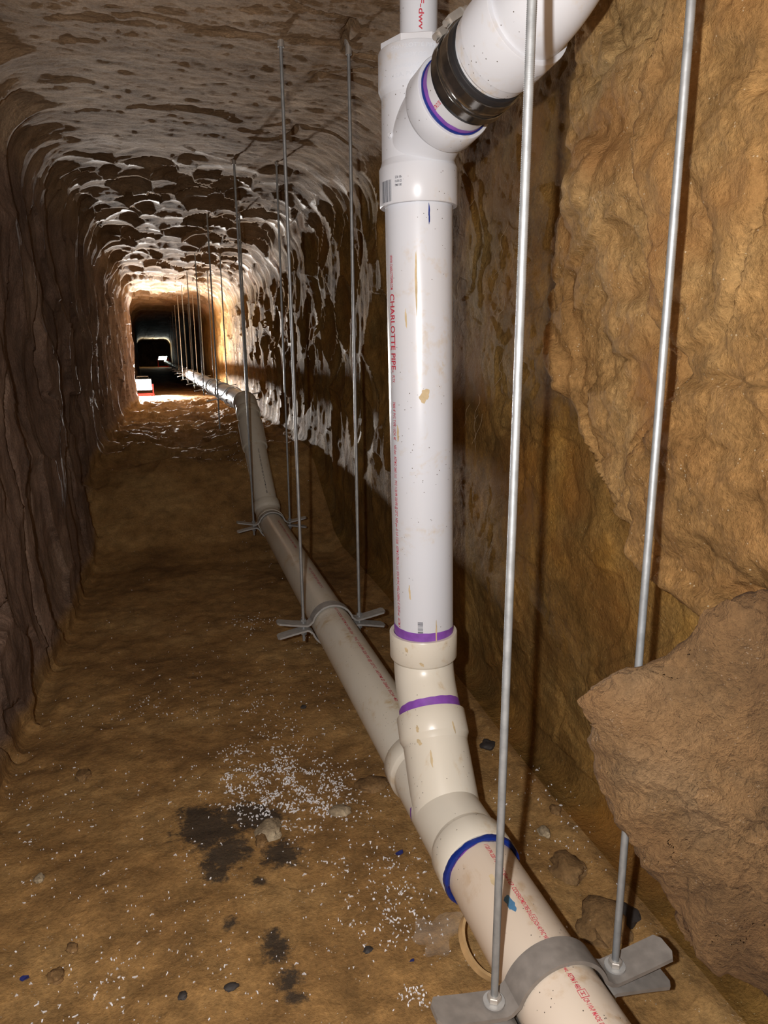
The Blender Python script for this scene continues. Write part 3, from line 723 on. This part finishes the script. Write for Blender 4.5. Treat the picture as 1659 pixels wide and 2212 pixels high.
barcode(RTp, DN, VIEW, HR, -.012, .014, -1.12, -.62, tee, along=False, seed=9)
for s, t, a in (('23:16', -.012, -.60), ('10-05-22', -.006, -.60), ('PM 100', 0.0, -.60)):
    vs, fs = flat_text(s); x0, x1 = vs[:, 0].min(), vs[:, 0].max(); out = []
    e1 = Vector(VIEW); e1 = (e1 - DN*e1.dot(DN)).normalized(); e2 = e1.cross(DN).normalized()
    for x, y_, _ in vs:
        aa = a + (x - x0)/(x1 - x0)*.012/HR
        out.append(RTp + DN*(t - y_/.7*.0035) + (e1*math.cos(aa) + e2*math.sin(aa))*(HR + .0005))
    MB().add(out, fs).build('lettering', 'black_ink', tee, smooth=False)

# clay smears left by muddy hands
for k, (o_, d__, e_, r_, t_, a_, rt, ra, par) in enumerate((
        (O_, BK, UP, PR, .515, -.25, .020, .0060, near_pipe), (O_, BK, UP, PR, .480, -.42, .010, .0075, near_pipe), (O_, BK, UP, PR, .560, -.05, .014, .0050, near_pipe), (O_, BK, UP, PR, .215, -.35, .012, .0040, near_pipe),
        (WC, BD, (-.4, -.6, .6), BR, .085, .05, .014, .0022, wye), (WC, BD, (-.4, -.6, .6), HR, .140, .30, .006, .0030, wye), (WC, BD, (-.4, -.6, .6), HR, .135, -.75, .009, .0022, wye), (WC, BD, (-.4, -.6, .6), BR, .118, .35, .005, .0050, wye),
        (up0, RD, (-.36, -1, .05), HR + .0004, .020, .05, .004, .0035, elbow), (up0, RD, (-.36, -1, .05), HR + .0004, .046, .50, .0055, .0030, elbow), (up0, RD, (-.36, -1, .05), PR + .0012, -.020, .80, .008, .0030, elbow),
        (OT, DN, VIEW, PR, zrow(1345), .42, .022, .0018, riser), (OT, DN, VIEW, PR, zrow(1260), -.45, .012, .0022, riser), (OT, DN, VIEW, PR, zrow(930), -.80, .012, .0030, riser), (OT, DN, VIEW, PR, zrow(690), -.42, .016, .0016, riser))):
    wrap_blob(o_, d__, e_, r_, t_, a_, rt, ra, 'tan_smear', par, 'clay_smear', 60 + k, skew=.002)
# reducer bushing and thin vent pipe
bush = thing('reducer_bushing', 'white faceted reducer bushing set in the top of the tee', 'pipe fitting', (hb0.x, hb0.y, TT))
lathe(MB(), (hb0.x, hb0.y, TT), UP, [(-.03, PR), (0, PR), (0, .0635), (.010, .0635), (.011, .062), (.011, .0315), (.004, .0308)], 8).build('flange', 'pvc', bush, auto=20)
band((hb0.x, hb0.y, TT), UP, .0575, .0, .004, 'purple', bush, 'primer_band', 5, .002)
vent = pipe_run('vent_pipe', 'thin white vent pipe with red lettering rising from the tee bushing', (hb0.x, hb0.y, TT - .01), UP, ceil_z(hb0.x, hb0.y) - TT + .06, 'pvc', r=.03015)
wrap_text('ASTM D 2665 NSF-dwv', (hb0.x, hb0.y, TT + .30), -UP, VIEW, .03015, .02, .10, .275, .008, 'red_ink', vent)
wrap_text('NSF-pw', (hb0.x, hb0.y, TT + .30), -UP, VIEW, .03015, .02, .235, .262, .008, 'red_ink', vent) if False else None

# branch: short pipe, banded rubber coupling, hub and elbow going up
stub = pipe_run('stub_pipe', 'short white stub pipe with purple primer between tee and black coupling', tuple(tc + TB*(TL - .03)), TB, .075, 'pvc')
band(tc, TB, PR, TL + .001, TL + .011, 'purple', stub, 'primer_band', 44, .004)
wrap_text('ASTM D1785', tc, TB, (-.75, 0, -.6), PR, .0, TL + .008, TL + .026, .006, 'red_ink', stub)
cpl = thing('banded_coupling', 'black rubber coupling with shiny steel bands on the tee branch', 'coupling', tuple(tc + TB*.15))
C0, C1 = .146, .204
lathe(MB(), tc, TB, [(C0, PR + .0005), (C0, PR + .005), (C0 + .002, PR + .0062), (C1 - .002, PR + .0062), (C1, PR + .005), (C1, PR + .0005)], 64).build('sleeve', 'rubber', cpl)
prof = [(C0 + .008, PR + .0062), (C0 + .008, PR + .0075)]
for k in range(3):
    s = C0 + .016 + k*(C1 - C0 - .032)/2; prof += [(s - .0012, PR + .0072), (s, PR + .0079), (s + .0012, PR + .0072)]
prof += [(C1 - .008, PR + .0075), (C1 - .008, PR + .0062)]
lathe(MB(), tc, TB, prof, 72).build('shield', 'stainless', cpl)
d_, a_, b_ = frame(TB)
for s in (C0 + .015, C1 - .015):
    bnd = lathe(MB(), tc, TB, [(s - .0068, PR + .0076), (s - .0064, PR + .0092), (s + .0064, PR + .0092), (s + .0068, PR + .0076)], 72).build('band', 'stainless', cpl)
    # worm screw housing on the upper left of the coupling
    rad = (Vector((-.62, .1, .78)) - TB*Vector((-.62, .1, .78)).dot(TB)).normalized(); tan = TB.cross(rad).normalized()
    c = tc + TB*s + rad*(PR + .0145)
    mb = MB(); box(mb, c, .014, .026, .011, Matrix((TB, tan, rad)).transposed()); mb.build('screw_housing', 'zinc_dull', cpl, smooth=False)
    sgn = -1 if tan.z > 0 else 1
    lathe(MB(), c - tan*.030, tan, [(0, .004), (.0005, .0052), (.011, .0052), (.012, .0075), (.0135, .0075), (.014, .0045), (.05, .0045)], 12, cap0=True, cap1=True).build('screw', 'zinc_dull', cpl, auto=30)
hcp = thing('coupling_socket', 'wide white plastic socket between the banded coupling and the upper elbow', 'pipe fitting', tuple(tc + TB*.25))
H0, H1 = .212, .290
lathe(MB(), tc, TB, [(.17, PR), (H0 - .004, PR)], 64).build('spigot', 'pvc', hcp)
lathe(MB(), tc, TB, [(H0 - .005, PR), (H0, PR + .004), (H0 + .001, HR - .003), (H0 + .018, HR - .002), (H0 + .0185, HR), (H1 - .001, HR + .0005), (H1, HR), (H1, PR + .001), (H1 - .015, PR)], 72).build('socket', 'pvc', hcp)
for s, t, aa in (('CHARLOTTE PIPE', .240, 0), ('FOUNDRY CO.', .252, .02), ('MONROE N.C.', .263, .04)):
    vs, fs = flat_text(s); x0, x1 = vs[:, 0].min(), vs[:, 0].max(); out = []
    e1 = Vector((.25, 0, -1)); e1 = (e1 - TB*e1.dot(TB)).normalized(); e2 = TB.cross(e1).normalized()
    for x, y_, _ in vs:
        a = aa + (x - x0)/(x1 - x0)*.034/HR
        out.append(tc + TB*(t + y_*.006/.7) + (e1*math.cos(a) + e2*math.sin(a))*(HR + .0009))
    MB().add(out, fs).build('raised_lettering', 'pvc', hcp, smooth=False)
el2 = thing('upper_elbow', 'large white elbow bending up out of the wide socket near the top edge', 'pipe fitting', tuple(tc + TB*H1))
e0 = tc + TB*(H1 - .03); e1_ = tc + TB*(H1 + .075)
dirU = Vector((.40, .10, 1)).normalized(); e2_ = e1_ + dirU*.10
pth = [e0, tc + TB*(H1 + .002)]
for k in range(1, 17):
    t = k/16; a = tc + TB*(H1 + .005); pth.append(a*(1 - t)**2 + e1_*2*t*(1 - t) + e2_*t*t)
pth.append(e2_ + dirU*.03)
sweep(MB(), pth, PR + .0015, 64).build('body', 'pvc', el2)
hub(e2_ + dirU*.02, dirU, .05, 'pvc', el2, body=PR + .0015)
up2 = pipe_run('roof_pipe', 'white pipe leaving the upper elbow into the roof at the top edge', tuple(e2_ + dirU*.04), dirU, .16, 'pvc')

# level run beyond the wye
mid = pipe_run('drain_pipe', 'long pale grey-white level pipe held by two clamps beyond the wye', (AX, YU - .03, AZ), FW, 3.36 - YU + .03, 'pvc_low')
O2 = (AX, 3.3, AZ)
y0 = 3.0
for k, (ya, yb) in enumerate(((3.10, 2.62), (2.35, 2.12), (1.93, 1.72), (1.70, 1.50), (1.49, 1.33), (1.31, 1.25))):
    wrap_text(('SCH 40 PVC WELL CASING ASTM F 480', 'PVC 1120 PR 220 PSI @ 23°C', 'U.P. CODE ASTM D1785-21a', 'PVC 1120 PR 220 PSI @ 23°C', 'ASTM D 2665 SCH 40', 'CP-110-P')[k], O2, BK, UP, PR, .08, 3.3 - ya, 3.3 - yb, .0075, 'red_ink', mid)

# 45 degree lift further in: elbow, pipe, sleeve, elbow, far run
def hang_x(y): return 0.372 - 0.023*(y - 4.58)
E1 = Vector((AX + .004, 3.40, AZ)); FZ = ZC - .268
E2 = Vector((hang_x(3.95) + .002, 3.40 + (FZ - AZ), FZ)); LD = (E2 - E1).normalized()
FD = Vector((hang_x(28) - hang_x(4.58), 28 - 4.58, 0.0)).normalized()
def bend(name, label, c, da, db, la, lb, mat):
    t = thing(name, label, 'pipe fitting', tuple(c - Vector((0, 0, PR))))
    a = c - da*la; b2 = c + db*lb; p = [a]
    s0, s1 = c - da*.045, c + db*.045
    for k in range(11):
        q = k/10; p.append(s0*(1 - q)**2 + c*2*q*(1 - q) + s1*q*q)
    p.append(b2); sweep(MB(), p, PR + .003, 48).build('body', mat, t)
    hub(c - da*(la - .04), -da, .046, mat, t); hub(c + db*(lb - .04), db, .046, mat, t)
    return t
bend('pipe_elbow', 'grey-white elbow just past the third clamp where the pipe starts to climb', E1, FW, LD, .085, .085, 'pvc_low')
bend('pipe_elbow', 'lamp-lit elbow at the top of the climbing pipe section', E2, LD, FD, .085, .085, 'pvc_low')
lf = pipe_run('drain_pipe', 'grey-white climbing pipe section between the two far elbows', tuple(E1 + LD*.06), LD, (E2 - E1).length - .12, 'pvc_low')
wrap_text('PVC 1120 PR 220 PSI @ 23°C ASTM D1785', E2, -LD, UP, PR, .0, .36, .64, .006, 'black_ink', lf)
sl = thing('sleeve_coupling', 'smooth grey-white sleeve coupling near the top of the climbing pipe', 'pipe fitting', tuple(E1 + LD*((E2 - E1).length - .32)))
sL = (E2 - E1).length
lathe(MB(), E1, LD, [(sL - .31, PR), (sL - .31, HR - .001), (sL - .309, HR), (sL - .14, HR), (sL - .135, PR + .001)], 48).build('sleeve', 'pvc_low', sl)
far = pipe_run('drain_pipe', 'far white level pipe lit by the work lamp and fading into the tunnel', tuple(E2 + FD*.06), FD, 23.0, 'pvc', n=32)
for k, (yy) in enumerate((5.3, 6.2, 7.4)):
    lathe(MB(), tuple(E2 + FD*(yy - E2.y)), FD, [(-.07, PR), (-.07, HR), (.07, HR), (.07, PR)], 40).build('coupling_sleeve', 'pvc', far)

# ------------------------------------------------------------------ hangers: strap clamps and threaded rods
SX = 0.0865
def strap_half(mb, c, up, wd=.040, th=.0055):
    """one bent half of a pipe clamp; c = pipe centre, up = +1 upper or -1 lower"""
    R = PR + .0035 + th/2; pts = []
    g = .0075
    pts.append((-.166, .024, .55)); pts.append((-.160, .0225, 1.0)); pts.append((-.120, .0145, 1)); pts.append((-.088, g + .0015, 1)); pts.append((-.078, g, 1)); pts.append((-.071, g + .002, 1))
    a0 = math.radians(163)
    for k in range(25):
        a = a0 + (math.radians(17) - a0)*k/24; pts.append((R*math.cos(a), R*math.sin(a), 1))
    for x, z, w_ in reversed(pts[:6]): pts.append((-x, z, w_))
    vs = []; n = len(pts)
    for i, (x, z, w_) in enumerate(pts):
        x0, z0, _ = pts[max(i - 1, 0)]; x1, z1, _ = pts[min(i + 1, n - 1)]
        tx, tz = x1 - x0, z1 - z0; L = math.hypot(tx, tz); qx, qz = -tz/L, tx/L
        for s in (-1, 1):
            for yq in (-1, 1):
                vs.append((c[0] + x + qx*th/2*s, c[1] + yq*wd/2*w_, c[2] + up*(z + qz*th/2*s)))
    fs = []
    for i in range(n - 1):
        o = 4*i; e = o + 4
        fs += [(o, o + 1, e + 1, e), (o + 2, e + 2, e + 3, o + 3), (o, e, e + 2, o + 2), (o + 1, o + 3, e + 3, e + 1)]
    fs += [(0, 2, 3, 1), (4*n - 4, 4*n - 3, 4*n - 1, 4*n - 2)]
    mb.add(vs, fs)
def hexnut(mb, c, r, hgt):
    lathe(mb, c, UP, [(0, r*.93), (.001, r), (hgt - .001, r), (hgt, r*.9)], 6, cap0=True, cap1=True)
def clamp(c, label, mat, detail=True):
    t = thing('pipe_clamp', label, 'pipe clamp', (c[0], c[1], c[2] - PR - .009), 'clamps hanging the drain pipe')
    for up, nm in ((1, 'upper_strap'), (-1, 'lower_strap')):
        mb = MB(); strap_half(mb, c, up); o = mb.build(nm, mat, t, auto=30)
    return t
def rod(x, y, zb, zt, label, cz, threads, washer, dull=False, lean=(0, 0)):
    t = thing('threaded_rod', label, 'threaded rod', (x, y, zb), 'threaded rods hanging the pipe clamps')
    r = .00476; d = Vector((lean[0], lean[1], zt - zb)); L = d.length
    if threads:
        prof = []; s = 0.0; p = .0016 if threads == 1 else .003
        while s < L: prof += [(s, r), (s + p*.5, r*.86)]; s += p
        lathe(MB(), (x, y, zb), d, prof, 14 if threads == 1 else 10, True, True).build('shaft', 'zinc', t, auto=180)
    else:
        lathe(MB(), (x, y, zb), d, [(0, r), (L, r)], 10, True, True).build('shaft', 'zinc_dull' if dull else 'zinc', t)
    zz = cz + .0135 + .0025
    if washer:
        lathe(MB(), (x, y, zz - .0005), UP, [(0, .0055), (0, .0135), (.0022, .0135), (.0022, .0055)], 28).build('washer', 'galv', t, auto=30); zz += .0018
    mb = MB(); hexnut(mb, (x, y, zz), .0088, .008); mb.build('nut', 'zinc_dull' if washer else 'zinc', t, auto=20)
    mb = MB(); hexnut(mb, (x, y, cz - .0245), .0088, .008); mb.build('nut', 'zinc', t, auto=20)
    if zt > 1.3 and threads != 1:
        lathe(MB(), (x + lean[0], y + lean[1], zt - .035), UP, [(0, .0048), (0, .0085), (.022, .0085), (.022, .011), (.04, .011)], 12).build('ceiling_anchor', 'zinc_dull', t, auto=30)
    return t
H = [0.64, 1.952, 3.268]
names = ['nearest', 'second', 'third']
clamp((AX, H[0], AZ), 'broad grey strap clamp round the dusty pipe at the bottom edge', 'strap')
clamp((AX, H[1], AZ), 'grey strap clamp on the level pipe left of the upright pipe', 'galv')
clamp((AX, H[2], AZ), 'small grey strap clamp just before the climbing pipe section', 'galv')
RODL = [['thick near threaded rod crossing in front of the white elbow and wye', 'near threaded rod against the ochre wall passing behind the earth outcrop'],
        ['second hanger rod, left of the pair, with a dull brown lower half', 'second hanger rod, right of the pair, just left of the upright pipe'],
        ['third hanger rod, left of the pair, in front of the climbing pipe', 'third hanger rod, right of the pair, right of the climbing pipe']]
for i, y in enumerate(H):
    for j, sx in enumerate((-1, 1)):
        x = AX + sx*SX
        rod(x, y, AZ - (.045 if i else .04), ceil_z(x, y) + .02, RODL[i][j], AZ, (1, 2, 0)[i], i == 0, lean=((.006, 0), (-.001, 0), (-.006, 0), (-.004, 0), (-.006, 0), (.002, 0))[2*i + j])
FH = [4.58, 5.89, 7.20, 8.50, 9.80, 11.1, 12.4, 13.7, 15.0]
words = ['first', 'second', 'third', 'fourth', 'fifth', 'sixth', 'seventh', 'eighth', 'ninth']
for i, y in enumerate(FH):
    c = Vector((hang_x(y), y, FZ))
    t = clamp((c.x, c.y, c.z), '%s strap clamp on the far lamp-lit pipe counted from the upper elbow' % words[i], 'galv')
    for j, sx in enumerate((-1, 1)):
        x = c.x + sx*(SX + .008)
        rod(x, y, FZ - (.20 if (i, j) == (0, 0) else .06), ceil_z(x, y) + .02, '%s hanger rod pair beyond the upper elbow, %s rod' % (words[i], ('left', 'right')[j]), FZ, 0, False, dull=(i > 3))

# ------------------------------------------------------------------ work lamps
def work_lamp(p, label, aim, sc, led, watts, col, name):
    zf = floor_z(p.x, p.y)
    t = thing(name, label, 'work lamp', (p.x, p.y, zf), None)
    d = Vector(aim).normalized(); d, a, b2 = frame(d); Rm = Matrix((a, d, -b2)).transposed()
    if (Rm @ Vector((0, 0, 1))).z < 0: Rm = Matrix((-a, d, b2)).transposed()
    mb = MB(); box(mb, p, .20*sc, .045*sc, .15*sc, Rm); mb.build('housing', 'lamp_black', t, smooth=False)
    mb = MB(); box(mb, p + d*.024*sc, .18*sc, .004*sc, .13*sc, Rm); mb.build('led_panel', led, t, smooth=False)
    for k in range(7):
        mb = MB(); box(mb, p - d*.03*sc + Rm @ Vector(((k - 3)*.025*sc, 0, 0)), .006*sc, .022*sc, .12*sc, Rm); mb.build('cooling_fin', 'lamp_black', t, smooth=False)
    mb = MB()
    hgt = p.z - zf
    box(mb, (p.x, p.y - .05*sc, zf + .018), .22*sc, .03*sc, .03); box(mb, (p.x, p.y + .10*sc, zf + .018), .22*sc, .03*sc, .03)
    for s in (-1, 1): box(mb, (p.x + s*.11*sc, p.y + .02*sc, zf + .018), .025*sc, .18*sc, .03)
    mb.build('stand', 'lamp_red', t, smooth=False)
    for s in (-1, 1):
        mb = MB(); box(mb, (p.x + s*.112*sc, p.y, zf + hgt/2 + .01), .014*sc, .022*sc, hgt); mb.build('bracket', 'lamp_red', t, smooth=False)
    sweep(MB(), [p + Rm @ Vector((-.07*sc, 0, .075*sc)), p + Rm @ Vector((-.07*sc, 0, .11*sc)), p + Rm @ Vector((.07*sc, 0, .11*sc)), p + Rm @ Vector((.07*sc, 0, .075*sc))], .008*sc, 8).build('handle', 'lamp_black', t)
    L = bpy.data.lights.new(name + '_light', 'AREA'); L.shape = 'RECTANGLE'; L.size = .18*sc; L.size_y = .13*sc; L.energy = watts; L.color = col; L.spread = math.radians(118)
    lo_ = bpy.data.objects.new(name + '_light', L); COL.objects.link(lo_)
    lo_.location = p + d*.032*sc; lo_.rotation_euler = (-d).to_track_quat('Z', 'Y').to_euler()
    return t
work_lamp(LAMP1, 'bright white work lamp on a red stand at the end of the floor bank', (.22, -.94, .26), 1.05, 'led', 160, (1.0, .96, .92), 'work_lamp')
work_lamp(LAMP2, 'tiny distant work lamp glowing deep in the tunnel', (-.1, -.55, .83), 1.6, 'led2', 16, (.9, 1.0, .95), 'work_lamp')

# ------------------------------------------------------------------ stones, scraps and shavings on the floor
def lump_mesh(c, rx, ry, rz, mat, name, seed, rough=.25):
    bm = bmesh.new(); bmesh.ops.create_icosphere(bm, subdivisions=3, radius=1.0)
    v = np.array([q.co[:] for q in bm.verts], np.float32)
    n = 1 + rough*fbm(v[:, 0]*1.3 + seed*3.1, v[:, 1]*1.3, v[:, 2]*1.3, 3, seed) + rough*.4*fbm(v[:, 0]*4 + seed, v[:, 1]*4, v[:, 2]*4, 2, seed + 5)
    v = v*n[:, None]*np.array([rx, ry, rz])
    fs = [tuple(q.index for q in f.verts) for f in bm.faces]; bm.free()
    z0 = v[:, 2].min()
    return MB().add(v + np.array([c[0], c[1], c[2] - z0 - rz*.75]), fs).build(name, mat, loc=c, auto=50)
STONES = [((582, 1790), .030, .030, .012, 'stone', 'pale round stone beside the dark stain and white shavings'),
          ((563, 1815), .013, .016, .010, 'clod', 'small grey-brown pebble touching the pale round stone'),
          ((181, 1668), .019, .020, .012, 'clod', 'brown clod alone on the left floor'),
          ((1228, 1885), .033, .033, .018, 'clod', 'rounded brown stone on the floor right of the blue-ringed joint'),
          ((1300, 2005), .042, .040, .030, 'clod', 'large brown stone behind the right rod near the bottom clamp'),
          ((1345, 1985), .030, .024, .014, 'bark_scrap', 'dark flat stone right of the large brown stone'),
          ((1175, 1805), .012, .012, .010, 'stone', 'small pale pebble right of the near rod'),
          ((1198, 1762), .011, .012, .010, 'clod', 'small brown pebble nearer the wall foot'),
          ((1052, 1618), .020, .016, .010, 'bark_scrap', 'dark chip by the wall foot behind the wye'),
          ((800, 1690), .036, .026, .014, 'clod', 'flat ochre clod left of the wye'),
          ((735, 1750), .022, .018, .009, 'stone', 'flat tan stone just right of the white shavings'),
          ((500, 2135), .010, .007, .004, 'bark_scrap', 'small black chip near the bottom of the floor'),
          ((395, 2152), .007, .008, .004, 'bark_scrap', 'dark pellet left of the small black chip'),
          ((795, 2052), .008, .006, .004, 'bark_scrap', 'dark chip between the shavings and the clear plastic scrap'),
          ((655, 1520), .008, .008, .006, 'bark_scrap', 'tiny dark chip on the floor left of the level pipe'),
          ((120, 2100), .013, .014, .010, 'clod', 'brown clod at the lower left edge of the floor'),
          ((155, 2040), .010, .010, .007, 'clod', 'small dark brown crumb of soil on the lower left floor'),
          ((85, 1900), .010, .010, .008, 'stone', 'pale pebble at the far left of the floor')]
for k, ((u, v), rx, ry, rz, mt, lb) in enumerate(STONES):
    p = on_z(u, v, 0.01); z = floor_z(p[0], p[1])
    o = lump_mesh((p[0], p[1], z), rx, ry, rz, mt, 'stone' if mt != 'bark_scrap' else 'dark_chip', 300 + k, .55)
    tag(o, lb, 'stone' if mt != 'bark_scrap' else 'chip')
# scrap of clear film
rnd = np.random.default_rng(5)
p = on_z(945, 2035, 0); mb = MB(); n = 16; vs = []
for i in range(n):
    for j in range(n):
        x, y = (i/(n - 1) - .5)*.085, (j/(n - 1) - .5)*.075; q_ = max(abs(x)/.0425, abs(y)/.0375); r_ = math.hypot(x/.0425, y/.0375) or 1; k_ = q_/r_*(1 + .22*math.sin(3*math.atan2(y, x) + 1) + .12*math.sin(7*math.atan2(y, x))); vs.append((p[0] + x*k_, p[1] + y*k_ + .25*x, 0))
va = np.array(vs, np.float32); va[:, 2] = np.array([floor_z(a, b2) for a, b2, _ in vs]) + .010 + .012*np.abs(fbm(va[:, 0]*18, va[:, 1]*30, 0*va[:, 0], 3, 400))
mb.add(va, [(i*n + j, i*n + j + 1, (i + 1)*n + j + 1, (i + 1)*n + j) for i in range(n - 1) for j in range(n - 1)])
tag(mb.build('plastic_scrap', 'film', loc=tuple(p)), 'crumpled clear plastic scrap on the floor left of the dusty pipe', 'plastic scrap')
# cut ring of pipe standing behind the near pipe
p = on_z(1058, 2030, .045); rz0 = floor_z(p[0], p[1])
rc = (p[0], p[1], rz0 + .036)
o = lathe(MB(), rc, (.35, -.45, .82), [(-.006, .050), (-.006, .055), (.006, .055), (.006, .050), (-.006, .050)], 56).build('pipe_offcut', 'tan_ring', loc=(rc[0], rc[1], rz0))
tag(o, 'tan offcut ring of pipe leaning under the dusty near pipe', 'pipe offcut')
for (u, v), sz, lb in (((52, 2120), .012, 'small dark blue scrap at the lower left of the floor'), ((865, 1848), .011, 'blue scrap on the floor left of the wye hub'), ((890, 2083), .006, 'tiny blue fleck below the clear plastic scrap')):
    p = on_z(u, v, 0); z = floor_z(p[0], p[1]); vs = []
    for k in range(7):
        a = 2*PI*k/7; r = sz*(.5 + .5*random.random()); vs.append((p[0] + r*math.cos(a), p[1] + r*.6*math.sin(a), z + .003 + .004*random.random()))
    vs2 = [(a, b2, c - .0015) for a, b2, c in vs]
    o = MB().add(vs + vs2, [tuple(range(7)), tuple(range(13, 6, -1))] + [(k, 7 + k, 7 + (k + 1) % 7, (k + 1) % 7) for k in range(7)]).build('plastic_fleck', 'foil_blue', loc=(p[0], p[1], z), smooth=False)
    tag(o, lb, 'scrap')
# white shavings: countless crumbs in drifts
CL = [((600, 1700), (75, 36), 1500, 1.15), ((560, 1650), (40, 30), 330, 1.0), ((655, 1732), (55, 28), 800, 1.1), ((690, 1690), (45, 45), 130, .8), ((620, 1630), (60, 60), 90, .8), ((520, 1530), (60, 20), 110, .6),
      ((620, 1590), (70, 50), 90, .7), ((700, 1850), (60, 40), 110, 1.0), ((760, 1780), (60, 60), 120, .9), ((800, 1970), (50, 35), 120, 1.0), ((860, 1900), (40, 50), 90, 1.0),
      ((330, 1520), (130, 25), 150, .6), ((430, 1480), (180, 60), 160, .5), ((530, 1110), (16, 14), 260, .8), ((495, 1020), (22, 18), 220, .8), ((510, 1060), (14, 10), 70, .6), ((560, 1180), (60, 50), 60, .5),
      ((470, 1350), (180, 120), 130, .5), ((300, 1900), (200, 170), 330, .8), ((150, 2130), (110, 50), 110, 1.0), ((600, 2050), (240, 100), 230, .8), ((900, 2160), (25, 12), 50, .9), ((880, 2000), (40, 40), 70, 1.0),
      ((1230, 1800), (90, 80), 90, .8), ((1180, 1710), (60, 40), 40, .7), ((545, 1345), (25, 8), 50, .7), ((100, 1750), (70, 90), 70, .7), ((700, 1420), (60, 40), 60, .6)]
mb_v = []; mb_f = []
def CLUMP(u, v): return float(np.clip(.5 + 1.6*fbm(np.float32(u/26), np.float32(v/13), np.float32(0), 3, 501), .04, 1))
for (u, v), (su, sv), n, s in CL:
    for _ in range(n):
        uu, vv = rnd.normal(u, su), rnd.normal(v, sv)
        if vv < 940: continue
        if n > 100 and rnd.random() > CLUMP(uu, vv): continue
        p = on_z(uu, vv, 0.0)
        if not (-.44 < p[0] < .78 and .2 < p[1] < 6.5): continue
        z = floor_z(p[0], p[1]) + .0012
        L = s*rnd.choice([.0008, .0013, .0020, .0036], p=[.40, .33, .20, .07])*(1 + .2*p[1]); wd = min(L, .0013*(.7 + rnd.random())*(1 + .2*p[1])); a = rnd.random()*PI
        ca, sa = math.cos(a), math.sin(a); hgt = .0008 + .0014*rnd.random(); o = len(mb_v); bx = rnd.normal(0, .6)*L
        for k, t in enumerate((-1, 0, 1)):
            cx = t*L; cy = bx*(t*t)
            for sgn in (-1, 1):
                yy = cy + sgn*wd*.5
                mb_v.append((p[0] + cx*ca - yy*sa, p[1] + cx*sa + yy*ca, z + hgt*(.4 if t else 1.6)))
        for k, t in enumerate((-1, 0, 1)):
            cx = t*L; cy = bx*(t*t); mb_v.append((p[0] + cx*ca - cy*sa, p[1] + cx*sa + cy*ca, z - .001))
        mb_f += [(o, o + 1, o + 3, o + 2), (o + 2, o + 3, o + 5, o + 4), (o, o + 2, o + 7, o + 6), (o + 2, o + 4, o + 8, o + 7), (o + 1, o + 6, o + 7, o + 3), (o + 3, o + 7, o + 8, o + 5)]
o = MB().add(mb_v, mb_f).build('plastic_shavings', 'shaving', smooth=False)
tag(o, 'white plastic shavings strewn over the brown tunnel floor', 'shavings', kind='stuff')
# hair-thin roots hanging from the right wall behind the upright pipe
mb = MB()
def wall_x(y, z):
    i = min(int(np.searchsorted(YS, y)), len(YS) - 1); c = list(lo); j = int(np.argmin(np.abs(PZ[i, c] - z))); return float(PX[i, c[j]])
for k in range(40):
    y = rnd.uniform(1.55, 2.3); z = rnd.uniform(.75, 1.65); x = wall_x(y, z) - .004; pts = []; zz = z; dy = 0
    for s in range(7):
        pts.append((x - .006*math.sin(s*1.3 + k) - .002*s, y + dy, zz)); zz -= rnd.uniform(.006, .02); dy += rnd.normal(0, .005); x = min(x, wall_x(y + dy, zz) - .002)
    sweep(mb, pts, [.0005]*6 + [.0002], 4)
tag(mb.build('hair_roots', 'root'), 'fine pale hair roots hanging from the wall behind the upright pipe', 'roots', kind='stuff')
for o in bpy.data.objects:
    if '_o' in o: del o['_o']
